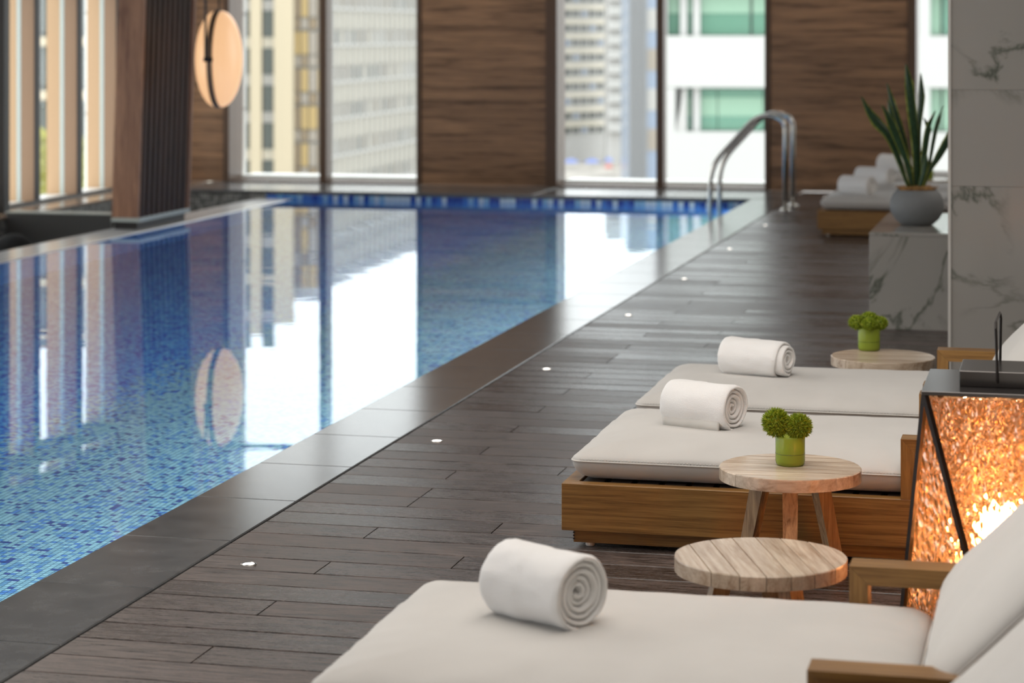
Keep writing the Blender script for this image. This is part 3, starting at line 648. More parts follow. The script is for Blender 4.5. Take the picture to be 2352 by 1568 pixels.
# ------------------------------------------------------------------ TOWELS
def towel(name, cx, cy, zb, ang, L, D, label, seed, turns=4.3, lean=0.0, group='rolled white towels on the loungers', tele=0.0, flap=0.0, squash=0.93):
    R_ = D / 2; p = (R_ - 0.010) / turns; N = int(turns * 48); vs = []; fs = []
    th = p * 0.97
    prof = []
    nL = 26
    for q in range(nL + 1): prof.append((-1 + 2 * q / nL, 1.0))
    prof += [(1.0, 0.5, 'e'), (1.0, -0.5, 'e')]
    for q in range(nL + 1): prof.append((1 - 2 * q / nL, -1.0))
    prof += [(-1.0, -0.5, 'e'), (-1.0, 0.5, 'e')]
    m = len(prof)
    for i in range(N + 1):
        tt = i / N * turns; a = -PI / 2 - (turns - tt) * 2 * PI - 0.15
        rc = 0.008 + p * tt
        sq_in = 1 + 0.10 * math.sin(tt * 5.1 + seed) * (1 - tt / turns)
        half = L / 2 * (1 + 0.022 * math.sin(tt * 2.7 + seed) ) - 0.0035 * (turns - tt)
        for e in prof:
            u = e[0]; s_ = e[1]
            rnd = 1.0
            if abs(u) > 0.93: rnd = 1 - 0.40 * ((abs(u) - 0.93) / 0.07) ** 2
            ext = 0.0; hh = half
            if tele and u > 0 and tt > turns - 1.02: hh = half - tele * min(1, (tt - turns + 1.02) * 3) * (0.75 + 0.5 * max(0, -math.sin(a)))
            if len(e) == 3: ext = 0.003; rnd = 0.62
            xx = hh * u + (ext if u > 0 else -ext) * (1 if u else 0)
            rad = rc + s_ * th / 2 * rnd
            wob = 1 + 0.055 * noise.noise(Vector((math.cos(a) * 1.7 + seed, math.sin(a) * 1.7, xx * 9))) + 0.035 * noise.noise(Vector((math.cos(a) * 5, math.sin(a) * 5 + seed, xx * 22))) * (tt / turns) ** 3
            rad *= wob; 
            if u < 0: rad *= 1 + 0.02 * seed % 0.03
            yy = rad * math.cos(a) * sq_in; zz = rad * math.sin(a)
            zz = zz * squash
            lim = -R_ * 0.90
            if zz < lim: zz = lim + (zz - lim) * 0.25
            vs.append((xx, yy, zz + R_ * 0.93))
    for i in range(N):
        for k_ in range(m): fs.append((i * m + k_, (i + 1) * m + k_, (i + 1) * m + (k_ + 1) % m, i * m + (k_ + 1) % m))
    fs.append(tuple(range(m))); fs.append(tuple(N * m + k_ for k_ in range(m))[::-1])
    me = mk('rolled_towel', vs, fs, M['terry'], True)
    o = link('rolled_towel', me, loc=(cx, cy, zb), rot=(0, 0, ang)); tag(o, label, 'towel', group)
    if flap:
        mb = MB(); n2 = 22
        vv = []; 
        for q in range(n2 + 1):
            xx = -L / 2 + 0.004 + (L - 0.02) * q / n2; wv = 0.0015 * math.sin(q * 1.3); hgt = 0.004 * math.sin(q * 0.45 + 2)
            for (yy, zz) in ((-R_ * 0.86, 0.040), (-R_ * 0.93, 0.026 + hgt), (-R_ * 0.92 + wv, 0.003 + abs(hgt) * 0.3), (-R_ * 0.85 + wv, 0.002 + abs(hgt) * 0.3), (-R_ * 0.86, 0.026), (-R_ * 0.80, 0.040)): vv.append((xx, yy, zz))
        ff = [(q * 6 + k_, (q + 1) * 6 + k_, (q + 1) * 6 + (k_ + 1) % 6, q * 6 + (k_ + 1) % 6) for q in range(n2) for k_ in range(6)]
        ff += [tuple(range(6)), tuple(n2 * 6 + k_ for k_ in range(6))[::-1]]
        link('woven_hem', mk('woven_hem', vv, ff, M['piping'], True), o)
    return o
ZC = 0.290
towel('rolled_towel', -1.040, 4.575, ZC - 0.002, math.atan2(-0.525, 0.851), 0.215, 0.164, 'large rolled white towel in the foreground, slightly out of focus', 1.0, turns=5.2)
towel('rolled_towel', -1.075, 6.93, ZC - 0.002, math.atan2(-0.428, 0.904), 0.225, 0.150, 'sharp rolled white towel with a woven hem along its lower edge', 2.3, turns=4.6, flap=1)
towel('rolled_towel', -1.049, 8.00, ZC - 0.002, math.atan2(-0.38, 0.92), 0.25, 0.140, 'rolled white towel with its outer layer drawn back, on the lounger pushed against the other', 3.9, turns=4.4, tele=0.034)
towel('rolled_towel', -1.50, 17.0, ZC, math.atan2(-0.5, 0.87), 0.26, 0.15, 'distant rolled white towel at left of the three beyond the potted plant', 1.7, turns=3.6)
towel('rolled_towel', -1.46, 18.1, ZC, math.atan2(-0.45, 0.9), 0.30, 0.15, 'distant rolled white towel in the middle of the three beyond the potted plant', 2.7, turns=3.6)
towel('rolled_towel', -1.42, 19.65, ZC, math.atan2(-0.45, 0.9), 0.26, 0.17, 'farthest rolled white towel, half hidden behind the snake plant', 3.7, turns=3.6)

# ------------------------------------------------------------------ ROUND TABLES
def disc_strip(R_, y0, y1, z0, z1, g=0.0009, bev=0.0026):
    y0 += g; y1 -= g; n = 10; pts = []
    def sx(y, r): return math.sqrt(max(r * r - y * y, 1e-8))
    y0 = max(y0, -R_ * 0.9995); y1 = min(y1, R_ * 0.9995)
    a0 = math.asin(y0 / R_); a1 = math.asin(y1 / R_)
    for q in range(n + 1):
        a = a0 + (a1 - a0) * q / n; pts.append((R_ * math.cos(a), R_ * math.sin(a)))
    for q in range(n + 1):
        a = a1 + (a0 - a1) * q / n; pts.append((-R_ * math.cos(a), R_ * math.sin(a)))
    m = len(pts); k_ = (R_ - bev) / R_
    cy = (y0 + y1) / 2
    ins = [(x * k_, cy + (y - cy) * (1 - 0.0008 / max(0.01, (y1 - y0) / 2))) for x, y in pts]
    vs = [(x, y, z0) for x, y in pts] + [(x, y, z1 - bev) for x, y in pts] + [(x, y, z1) for x, y in ins]
    fs = [tuple(range(m))[::-1], tuple(range(2 * m, 3 * m))]
    for r_ in (0, 1): fs += [(r_ * m + i, r_ * m + (i + 1) % m, (r_ + 1) * m + (i + 1) % m, (r_ + 1) * m + i) for i in range(m)]
    return mk('plank', vs, fs, M['oak_top'])
def side_table(x, y, h, R_, prz, legs, label, th=0.034, nb=7):
    t = empty('side_table', (x, y, 0)); tag(t, label, 'table', 'round oak side tables between the loungers')
    top = empty('tabletop'); top.parent = t; top.rotation_euler = (0, 0, prz)
    wd = 2 * R_ / nb
    for q in range(nb):
        link('plank', disc_strip(R_, -R_ + wd * q, -R_ + wd * (q + 1), h - th, h), top)
    for a in legs:
        # tapered square leg, splayed outwards
        w0, w1 = 0.021, 0.017; r0, r1 = 0.088, 0.150
        vs = []
        for rr, z_, ww in ((r1, 0.0, w1), (r0, h - th - 0.0005, w0)):
            for sx_, sy_ in ((-1, -1), (1, -1), (1, 1), (-1, 1)): vs.append((rr + sx_ * ww, sy_ * ww, z_))
        me = mk('leg', vs, [(3, 2, 1, 0), (4, 5, 6, 7), (0, 1, 5, 4), (1, 2, 6, 5), (2, 3, 7, 6), (3, 0, 4, 7)], M['oak_leg'])
        link('leg', me, t, rot=(0, 0, a))
    MB().lathe([(0.045, 0), (0.045, 0.012)], 20).obj('hub', M['oak_leg'], t, loc=(0, 0, h - th - 0.0125))
    return t
vd = lambda x, y: math.atan2(-y, -x)        # direction towards the camera
H1, X1, Y1 = 0.31, 0, 0
def onray(u, v, z):
    a = (u - 1176) / FP; tt = (CH - z) * FP / (v - HY); return tt * (-SN + CS * a), tt * (CS + SN * a), tt
x1, y1, d1 = onray(1815, 1071, 0.31); c1 = vd(x1, y1)
side_table(x1, y1, 0.31, 0.193, math.radians(2), [c1, c1 + 2 * PI / 3, c1 - 2 * PI / 3], 'round oak side table carrying the vase with two separate flower heads')
x2, y2, d2 = onray(1747, 1277, 0.285); c2 = vd(x2, y2)
side_table(x2, y2, 0.285, 0.199, math.atan2(-0.37, 0.13), [c2 - math.radians(75), c2 + math.radians(45), c2 + math.radians(165)], 'empty round oak side table, the nearest, with diagonal boards')
x3, y3, d3 = onray(2028, 817, 0.285); c3 = vd(x3, y3)
side_table(x3, y3, 0.285, 0.193, math.radians(4), [c3, c3 + 2 * PI / 3, c3 - 2 * PI / 3], 'round oak side table with the low green bouquet, behind the second seat cushion')
x4, y4 = -1.1, 18.97
side_table(x4, y4, 0.285, 0.193, 0, [0.3, 2.4, 4.5], 'distant round side table hidden behind the pot of the snake plant', nb=5)

# ------------------------------------------------------------------ VASES WITH FLOWERS
def pom(R_, n, seed, flat=1.0):
    rnd = random.Random(seed); vs = []; fs = []
    for i in range(n):
        z = 1 - 2 * (i + 0.5) / n; ph = i * 2.39996; r_ = math.sqrt(max(0, 1 - z * z))
        d = Vector((r_ * math.cos(ph), r_ * math.sin(ph), z))
        d = (d + Vector((rnd.uniform(-1, 1), rnd.uniform(-1, 1), rnd.uniform(-1, 1))) * 0.13).normalized()
        ref = Vector((0, 0, 1)) if abs(d.z) < 0.9 else Vector((1, 0, 0)); a = d.cross(ref).normalized(); b = d.cross(a)
        rot = rnd.uniform(0, PI); a, b = a * math.cos(rot) + b * math.sin(rot), b * math.cos(rot) - a * math.sin(rot)
        L = R_ * rnd.uniform(0.86, 1.06); w_ = R_ * 0.035; s0 = 0.55
        tip = d * L + Vector((rnd.uniform(-1, 1), rnd.uniform(-1, 1), rnd.uniform(-1, 1))) * R_ * 0.03
        k_ = len(vs)
        mid = d * L * 0.82
        for p in (d * R_ * s0 - a * w_ * 0.6, d * R_ * s0 + a * w_ * 0.6, d * R_ * s0 + b * w_, mid + a * w_, mid - a * w_, mid + b * w_ * 1.1, tip):
            vs.append((p.x, p.y, p.z * flat))
        fs += [(k_, k_ + 1, k_ + 3, k_ + 4), (k_ + 1, k_ + 2, k_ + 5, k_ + 3), (k_ + 2, k_, k_ + 4, k_ + 5), (k_ + 4, k_ + 3, k_ + 6), (k_ + 3, k_ + 5, k_ + 6), (k_ + 5, k_ + 4, k_ + 6)]
    k_ = len(vs); mb = MB(); mb.v = vs; mb.f = fs
    mb.lathe([(max(0.001, R_ * 0.72 * math.sin(PI * i / 8)), -R_ * 0.72 * flat * math.cos(PI * i / 8)) for i in range(9)], 12)
    return mk('flower_head', mb.v, mb.f, M['flower'])
def vase(x, y, z, R_, Hh, heads, label, heads_r, nblades=900):
    t = empty('flower_vase', (x, y, z)); tag(t, label, 'vase', 'green glass vases of fringed flowers')
    w_ = 0.003
    prof = [(0.004, 0.0), (R_ * 0.86, 0.0), (R_ * 0.96, 0.004), (R_, 0.012), (R_, Hh - 0.004), (R_ - 0.0015, Hh), (R_ - w_, Hh - 0.003), (R_ - w_, 0.012), (R_ * 0.8, 0.006), (0.004, 0.006)]
    MB().lathe(prof, 40).obj('glass', M['gglass'], t, smooth=True)
    MB().lathe([(0.003, 0.0065), (R_ * 0.8, 0.0065), (R_ - 0.0035, 0.013), (R_ - 0.0035, Hh * 0.40), (0.003, Hh * 0.40)], 32).obj('water', M['gwater'], t, smooth=False)
    MB().tube([((R_ + 0.0002) * math.cos(2 * PI * q / 40), (R_ + 0.0002) * math.sin(2 * PI * q / 40), Hh * 0.40) for q in range(40)], 0.0006, 5, True).obj('waterline', M['dgreen'], t)
    for q, (hx, hy, hz, hr, fl) in enumerate(heads):
        sx_, sy_ = -hx * 0.4, -hy * 0.4
        MB().tube([(sx_, sy_, 0.012), (sx_ * 0.2 + hx * 0.2, hy * 0.2, Hh * 0.7), (hx * 0.8, hy * 0.8, hz - hr * 0.6)], 0.0022, 6).obj('stem', M['stem'], t)
        link('flower_head', pom(hr, nblades, q + int(x * 100), fl), t, loc=(hx, hy, hz))
    return t
vx, vy, _ = onray(1815, 1067, 0.31)
k = 6.25 / FP
R3 = Vector((CS, SN, 0))
def hd(du, dv, dep, r_, fl=1.0): v_ = R3 * (du * k); return (v_.x, v_.y + dep, dv * k, r_, fl)
vase(vx, vy, 0.3105, 0.0405, 0.080, [hd(-32, 97, 0.0, 0.043), hd(20, 90, -0.012, 0.041, 0.95)], 'green glass vase with two separate round fringed flower heads', 0.04, 1500)
k = 8.68 / FP
vx, vy, _ = onray(1996, 804, 0.285)
vase(vx, vy, 0.2855, 0.042, 0.086, [hd(-28, 64, 0.0, 0.036, 0.85), hd(0, 70, 0.01, 0.040, 0.8), hd(24, 62, 0.0, 0.036, 0.85), hd(2, 62, -0.035, 0.034, 0.8)], 'green glass vase with a low dense bouquet, beside the wooden arm of the second lounger', 0.04, 900)
k = 18.8 / FP
vase(x4 + 0.0, y4, 0.2855, 0.042, 0.086, [hd(-8, 33, 0.0, 0.036, 0.9), hd(8, 33, 0.0, 0.036, 0.9)], 'distant green vase behind the pot of the snake plant', 0.04, 300)

# ------------------------------------------------------------------ LANTERN
lt = empty('floor_lantern', (-0.147, 5.55, 0)); tag(lt, 'faceted floor lantern of hammered amber glass in a dark frame, glowing between loungers', 'lantern')
HS = 0.1725; RB = 0.244; ZT = 0.655; ZB = 0.014
T_ = [Vector((-HS, -HS, ZT)), Vector((HS, -HS, ZT)), Vector((HS, HS, ZT)), Vector((-HS, HS, ZT))]
B_ = [Vector((-RB, 0, ZB)), Vector((0, -RB, ZB)), Vector((RB, 0, ZB)), Vector((0, RB, ZB))]
tris = []
for i in range(4):
    tris.append((T_[i], B_[i], B_[(i + 1) % 4])); tris.append((T_[i], B_[(i + 1) % 4], T_[(i + 1) % 4]))
ctr = Vector((0, 0, 0.33))
for a, b, c in tris:
    n_ = (b - a).cross(c - a).normalized()
    if n_.dot((a + b + c) / 3 - ctr) < 0: n_ = -n_
    g_ = (a + b + c) / 3; P3 = [g_ + (p - g_) * 0.975 for p in (a, b, c)]
    vs = [p - n_ * 0.004 for p in P3] + [p - n_ * 0.008 for p in P3]
    if (P3[1] - P3[0]).cross(P3[2] - P3[0]).dot(n_) > 0: ff = [(0, 1, 2), (5, 4, 3), (0, 3, 4, 1), (1, 4, 5, 2), (2, 5, 3, 0)]
    else: ff = [(2, 1, 0), (3, 4, 5), (1, 4, 3, 0), (2, 5, 4, 1), (0, 3, 5, 2)]
    link('glass_panel', mk('glass_panel', vs, ff, M['hammer']), lt)
bars = []
for i in range(4): bars += [(T_[i], B_[i]), (T_[i], B_[(i + 1) % 4]), (B_[i], B_[(i + 1) % 4])]
for a, b in bars:
    MB().tube([a, b], 0.0085, 4).obj('frame_bar', M['lampmetal'], lt)
MB().box((-HS - 0.008, -HS - 0.008, ZT), (HS + 0.008, HS + 0.008, ZT + 0.010), 0.001).obj('top_plate', M['lamptop'], lt)
MB().box((-0.098, -0.09, ZT + 0.0105), (0.098, 0.105, ZT + 0.047), 0.0012).obj('lid', M['lamptop'], lt)
MB().tube([(-0.01, -0.092, ZT + 0.022), (-0.01, -0.096, ZT + 0.03), (-0.014, -0.096, ZT + 0.150), (-0.014, -0.090, ZT + 0.163), (-0.010, 0.10, ZT + 0.163), (-0.008, 0.108, ZT + 0.15), (-0.01, 0.108, ZT + 0.022)], 0.0034, 6).obj('handle', M['lampmetal'], lt)
MB().box((-0.10, -0.10, ZB), (0.10, 0.10, ZB + 0.008)).obj('base_plate', M['lampmetal'], lt)
MB().lathe([(0.022, 0), (0.026, 0.01), (0.026, 0.05), (0.016, 0.055)], 16).obj('socket', M['lampmetal'], lt, loc=(0, 0, ZB + 0.009))
MB().lathe([(max(0.002, 0.052 * math.sin(PI * i / 10)), 0.052 - 0.052 * math.cos(PI * i / 10)) for i in range(11)], 20).obj('bulb', M['bulb'], lt, smooth=True, loc=(0, 0, ZB + 0.18))
ld = bpy.data.lights.new('lantern_light', 'POINT'); ld.energy = 55; ld.color = (1.0, 0.55, 0.25); ld.shadow_soft_size = 0.05
lo_ = bpy.data.objects.new('lantern_light', ld); lo_.location = (-0.147, 5.55, ZB + 0.30); COL.objects.link(lo_)

# ------------------------------------------------------------------ POT WITH SNAKE PLANT
px, py, pd = onray(2106, 516, 0.486)
sp = empty('snake_plant_pot', (px, py, 0.4865)); tag(sp, 'round grey ribbed pot on the marble bench with a tall snake plant', 'potted plant')
prof = [(0.075, 0.0), (0.085, 0.004), (0.112, 0.03), (0.134, 0.065), (0.140, 0.095), (0.136, 0.130), (0.122, 0.160), (0.108, 0.178), (0.102, 0.184), (0.097, 0.180), (0.097, 0.172)]
vs = []; fs = []; seg = 288
for (r_, z_) in prof:
    for q in range(seg):
        a = 2 * PI * q / seg; rr = r_ * (1 + (0.008 if q % 4 in (0, 1) else -0.006) * (1 if 0.01 < z_ < 0.175 else 0)); vs.append((rr * math.cos(a), rr * math.sin(a), z_))
for i in range(len(prof) - 1):
    for q in range(seg): fs.append((i * seg + q, i * seg + (q + 1) % seg, (i + 1) * seg + (q + 1) % seg, (i + 1) * seg + q))
fs.append(tuple(range(seg))[::-1]); fs.append(tuple((len(prof) - 1) * seg + q for q in range(seg)))
link('pot', mk('pot', vs, fs, M['pot'], True), sp)
mo = MB().lathe([(0.096, 0.173), (0.085, 0.190), (0.05, 0.200), (0.004, 0.204)], 28)
rnd = random.Random(3)
for q in range(260):
    a = rnd.uniform(0, 2 * PI); r_ = 0.10 * math.sqrt(rnd.random()); p = Vector((r_ * math.cos(a), r_ * math.sin(a), 0.186)); d = Vector((rnd.uniform(-1, 1), rnd.uniform(-1, 1), rnd.uniform(0, 0.9))) * 0.028
    mo.tube([p, p + d], 0.0012, 3)
mo.obj('moss', M['moss'], sp)
KP = pd / FP
LEAVES = [([(2086, 432), (2078, 405), (2061, 355), (2042, 310), (2015, 279), (1996, 255), (1978, 220)], [6, 9, 14, 20, 24, 14, 1], -0.02),
          ([(2092, 432), (2086, 370), (2075, 325), (2061, 279), (2047, 234), (2035, 190)], [7, 10, 13, 15, 14, 1], 0.04),
          ([(2104, 434), (2107, 380), (2104, 323), (2096, 259), (2088, 196), (2080, 145)], [14, 19, 21, 22, 20, 1], 0.0),
          ([(2111, 432), (2110, 360), (2108, 300), (2110, 266), (2114, 221), (2113, 167)], [8, 10, 12, 15, 17, 1], 0.05),
          ([(2096, 432), (2088, 387), (2069, 336), (2052, 290), (2040, 262), (2027, 240)], [8, 13, 18, 20, 12, 1], -0.05),
          ([(2094, 432), (2080, 370), (2063, 320), (2050, 280), (2043, 250), (2038, 226)], [6, 9, 12, 14, 11, 1], 0.02),
          ([(2117, 433), (2121, 371), (2129, 317), (2134, 290), (2142, 270), (2150, 253)], [8, 13, 15, 12, 7, 1], -0.02),
          ([(2121, 433), (2133, 387), (2144, 323), (2153, 279), (2160, 258), (2167, 243)], [5, 7, 9, 9, 5, 1], 0.03),
          ([(2118, 433), (2124, 360), (2131, 315), (2134, 297), (2128, 284), (2121, 270)], [6, 10, 12, 12, 8, 1], 0.0),
          ([(2119, 433), (2137, 390), (2155, 361), (2174, 330), (2184, 307), (2192, 280)], [6, 8, 15, 20, 15, 1], -0.03),
          ([(2112, 434), (2118, 410), (2126, 380), (2130, 350)], [12, 16, 14, 1], -0.06),
          ([(2090, 434), (2080, 410), (2074, 390), (2066, 375)], [8, 9, 7, 1], -0.07)]
for pts, wd, dep in LEAVES:
    # smooth resample
    P = [Vector(((u - 2106) * KP, dep * 0.3 + dep * i / len(pts), (516 - v) * KP)) for i, (u, v) in enumerate(pts)]
    n = len(P); SM = []; WM = []
    for i in range(n - 1):
        p0 = P[max(i - 1, 0)]; p1 = P[i]; p2 = P[i + 1]; p3 = P[min(i + 2, n - 1)]
        for q in range(5):
            t_ = q / 5; SM.append(0.5 * ((2 * p1) + (p2 - p0) * t_ + (2 * p0 - 5 * p1 + 4 * p2 - p3) * t_ ** 2 + (3 * p1 - p0 - 3 * p2 + p3) * t_ ** 3))
            WM.append((wd[i] * (1 - t_) + wd[i + 1] * t_) * KP)
    SM.append(P[-1]); WM.append(0.0008)
    vs = []; fs = []; uv = []; m = 5
    for i, (p, w_) in enumerate(zip(SM, WM)):
        tg = (SM[min(i + 1, len(SM) - 1)] - SM[max(i - 1, 0)]).normalized(); side = Vector((tg.z, 0, -tg.x)).normalized()
        tw_ = math.sin(i * 0.16 + dep * 40) * 0.5; dd = Vector((0, 1, 0)); s2 = side * math.cos(tw_) + dd * math.sin(tw_)
        nn = tg.cross(s2)
        base = R3 * p.x
        c = Vector((p.x * CS, p.x * SN + p.y, p.z)); 
        s3 = Vector((s2.x * CS, s2.x * SN + s2.y, s2.z)); n3 = Vector((nn.x * CS, nn.x * SN + nn.y, nn.z))
        for q in range(m):
            f_ = q / (m - 1) - 0.5; vs.append(c + s3 * w_ * f_ * 1.08 + n3 * (abs(f_) * 2) ** 2 * w_ * 0.22)
        for q in range(m):
            f_ = 0.5 - q / (m - 1); vs.append(c + s3 * w_ * f_ * 1.08 + n3 * ((abs(f_) * 2) ** 2 * w_ * 0.22 - 0.0025 * (1 - (abs(f_) * 2) ** 2)))
    L2 = 2 * m
    for i in range(len(SM) - 1):
        for q in range(L2): fs.append((i * L2 + q, i * L2 + (q + 1) % L2, (i + 1) * L2 + (q + 1) % L2, (i + 1) * L2 + q))
    fs.append(tuple(range(L2))[::-1]); fs.append(tuple((len(SM) - 1) * L2 + q for q in range(L2)))
    me = mk('leaf', vs, fs, M['leaf'], True); ul = me.uv_layers.new()
    for poly in me.polygons:
        for li in poly.loop_indices:
            vi = me.loops[li].vertex_index; q = vi % L2; r_ = vi // L2; x_ = q / (m - 1) if q < m else 1 - (q - m) / (m - 1); ul.data[li].uv = (x_, r_ / len(SM))
    link('leaf', me, sp)

# ------------------------------------------------------------------ POOL HANDRAILS
def arc(pts, r, n=6):
    """rounded polyline in (x,z)"""
    out = [Vector(pts[0])]
    for a, b, c in zip(pts, pts[1:], pts[2:]):
        a, b, c = Vector(a), Vector(b), Vector(c); d1_ = (a - b).normalized(); d2_ = (c - b).normalized()
        rr = min(r, (a - b).length * 0.49, (c - b).length * 0.49)
        for q in range(n + 1):
            t_ = q / n; out.append((b + d1_ * rr) * (1 - t_) ** 2 + b * 2 * t_ * (1 - t_) + (b + d2_ * rr) * t_ ** 2)
    out.append(Vector(pts[-1])); return out
hr = empty('pool_handrail', (0, 0, 0)); tag(hr, 'pair of arched brushed steel handrails where the deck meets the pool', 'handrail')
for yy in (18.98, 19.52):
    pts = arc([(-2.27, 0.0), (-2.27, 0.78), (-2.50, 0.80), (-2.90, 0.36), (-2.90, -0.9)], 0.16, 8)
    MB().tube([(p.x, yy, p.y) for p in pts], 0.0215, 14).obj('rail', M['chrome'], hr, smooth=True)
    MB().lathe([(0.048, 0), (0.048, 0.004), (0.030, 0.022), (0.023, 0.024)], 20).obj('flange', M['chrome'], hr, smooth=True, loc=(-2.27, yy, 0.0005))
# ------------------------------------------------------------------ DECK LIGHTS
rim = MB().lathe([(0.018, 0.0005), (0.0225, 0.0005), (0.0225, 0.0025), (0.019, 0.0035), (0.017, 0.002)], 24).mesh('rim', M['chrome'], True)
len_ = MB().lathe([(0.0165, 0.0005), (0.0165, 0.002), (0.010, 0.0035), (0.002, 0.004)], 20).mesh('lens', M['lens'], True)
where = ['nearest of all, in the lower left of the deck', 'second from the nearest along the pool edge', 'third from the nearest along the pool edge', 'fourth from the nearest along the pool edge', 'fifth from the nearest along the pool edge', 'sixth from the nearest along the pool edge', 'just before the feet of the handrail', 'farthest, by the walnut panel beyond the handrail']
for (x, y), wz in zip([(-2.234, 6.068), (-2.236, 8.051), (-2.238, 9.873), (-2.244, 11.846), (-2.242, 13.648), (-2.248, 15.597), (-2.252, 17.541), (-2.10, 20.55)], where):
    o = empty('deck_light', (x, y, 0)); tag(o, 'small round deck light, ' + wz, 'light', 'recessed deck lights along the pool'); link('rim', rim, o); link('lens', len_, o)
# ------------------------------------------------------------------ PENDANT
pe = empty('pendant_lamp', (-6.59, 17.22, 1.272)); tag(pe, 'glowing amber disc pendant lamp hanging over the pool', 'lamp')
pe.rotation_euler = (0, 0, math.radians(9.2))
def half(sgn):
    vs = []; fs = []; n, seg = 14, 48
    for i in range(n + 1):
        a = PI / 2 * i / n; rr = 0.385 * math.cos(a) + 0.0005; xx = 0.020 + 0.155 * math.sin(a) ** 1.0
        for q in range(seg): b = 2 * PI * q / seg; vs.append((sgn * xx, rr * math.cos(b), rr * math.sin(b)))
    for i in range(n):
        for q in range(seg): fs.append((i * seg + q, i * seg + (q + 1) % seg, (i + 1) * seg + (q + 1) % seg, (i + 1) * seg + q)[::1 if sgn > 0 else -1])
    fs.append(tuple(range(seg))[::-1]); fs.append(tuple(n * seg + q for q in range(seg)))
    return mk('shade', vs, fs, M['pendant'], True)
link('shade', half(1), pe); link('shade', half(-1), pe)
ring = [(0, 0.387 * math.cos(2 * PI * q / 56), 0.387 * math.sin(2 * PI * q / 56)) for q in range(56)]
for dx in (-0.017, 0.017): MB().tube([(p[0] + dx, p[1], p[2]) for p in ring], 0.007, 8, True).obj('ring', M['frame_brown'], pe, smooth=True)
MB().tube([(p[0], p[1] * 0.985, p[2] * 0.985) for p in ring], 0.012, 8, True).obj('band', M['bronze_dark'], pe, smooth=True)
MB().tube([(-0.022, -0.412, 0.0), (-0.022, -0.412, 2.02)], 0.011, 8).obj('hanger', M['black'], pe)
MB().tube([(0, 0.0, 0.385), (0, 0, 2.02)], 0.008, 8).obj('cord', M['black'], pe)
MB().tube([(-0.04, -0.412, 0), (0.03, -0.39, 0)], 0.018, 10).obj('pivot', M['black'], pe)

# ------------------------------------------------------------------ THE CITY OUTSIDE
def W(u, D, v=None):
    a = (u - 1176) / FP; return Vector((D * (-SN + CS * a), D * (CS + SN * a), CH - ((v if v is not None else HY) - HY) * D / FP))
M['cream'] = plain('cream_stone', (0.58, 0.497, 0.356, 1), 0.7)
M['cream2'] = plain('pale_cream_facade', (0.605, 0.564, 0.473, 1), 0.7)
M['palegrey'] = plain('pale_grey_facade', (0.45, 0.441, 0.423, 1), 0.7)
M['whitef'] = plain('white_facade', (0.475, 0.472, 0.454, 1), 0.6)
M['gdark'] = plain('grey_glass', (0.115, 0.13, 0.122, 1), 0.2)
M['gbrown'] = plain('brown_glass', (0.259, 0.199, 0.13, 1), 0.3)
M['gyellow'] = plain('yellow_blind', (0.446, 0.324, 0.144, 1), 0.5)
M['ggreen'] = plain('green_glass', (0.115, 0.259, 0.18, 1), 0.15)
M['ggreen2'] = plain('pale_green_glass', (0.259, 0.418, 0.302, 1), 0.3)
M['gblue'] = plain('blue_glass', (0.281, 0.337, 0.43, 1), 0.25)
M['gred'] = plain('red_blind', (0.302, 0.086, 0.072, 1), 0.6)
M['tint'] = plain('beige_glass', (0.337, 0.299, 0.252, 1), 0.3)
GZ = -30.0
class Facade:
    """local frame: x along the facade, y away from the viewer, z up"""
    def __init__(s, name, u0, D0, u1, D1, label, group=None):
        a, b = W(u0, D0), W(u1, D1); d = b - a; s.L = math.hypot(d.x, d.y)
        s.o = empty(name, (a.x, a.y, 0), math.atan2(d.y, d.x)); tag(s.o, label, 'building', group)
        s.D = D0; s.u0 = u0; s.s = s.L / (u1 - u0)
        s.cache = {}
    def z(s, v): return CH - (v - HY) * s.D / FP
    def x(s, u): return (u - s.u0) * s.s
    def box(s, name, x0, x1, z0, z1, y0, y1, mat):
        key = (name, round(x1 - x0, 3), round(z1 - z0, 3), round(y1 - y0, 3), mat.name)
        if key not in s.cache: s.cache[key] = MB().box((0, 0, 0), (x1 - x0, y1 - y0, z1 - z0)).mesh(name, mat)
        return link(name, s.cache[key], s.o, loc=(x0, y0, z0))
# A: cream stone tower with piers
A = Facade('office_tower', 530, 200, 742, 200, 'cream stone tower with tall pale piers, left part of the left far window')
A.box('body', 0, A.L, GZ, A.z(-470), 1.0, 14, M['palegrey'])
for a, b in ((530, 546), (574, 600), (629, 674)): A.box('pier', A.x(a), A.x(b), GZ, A.z(-520 if a > 600 else -545), 0, 1.0, M['cream'])
for sx0, sx1 in ((549, 574), (601, 628)):
    for kf in range(-7, 6):
        zc = A.z(85 + kf * 86)
        A.box('window', A.x(sx0), A.x(sx1), zc, zc + 2.3, 0.55, 0.98, M['gdark']); A.box('spandrel', A.x(sx0), A.x(sx1), zc - 0.95, zc - 0.02, 0.6, 0.98, M['palegrey'] if kf % 3 else M['cream2'])
cols = [M['gbrown'], M['gyellow'], M['tint'], M['cream2']]
for ci, (a, b) in enumerate(((676, 688), (691, 706), (709, 727), (730, 742))):
    for kf in range(-6, 6):
        v0 = 125 + kf * 86
        zt_ = A.z(v0)
        A.box('window', A.x(a), A.x(b), zt_ + 0.0, zt_ + 2.0, 0.5, 0.95, cols[(ci + kf * 3) % 3 if (ci + kf) % 4 else 1])
        A.box('window', A.x(a), A.x(b), zt_ - 1.05, zt_ - 0.12, 0.5, 0.95, M['gbrown'] if (ci + kf) % 2 else M['tint'])
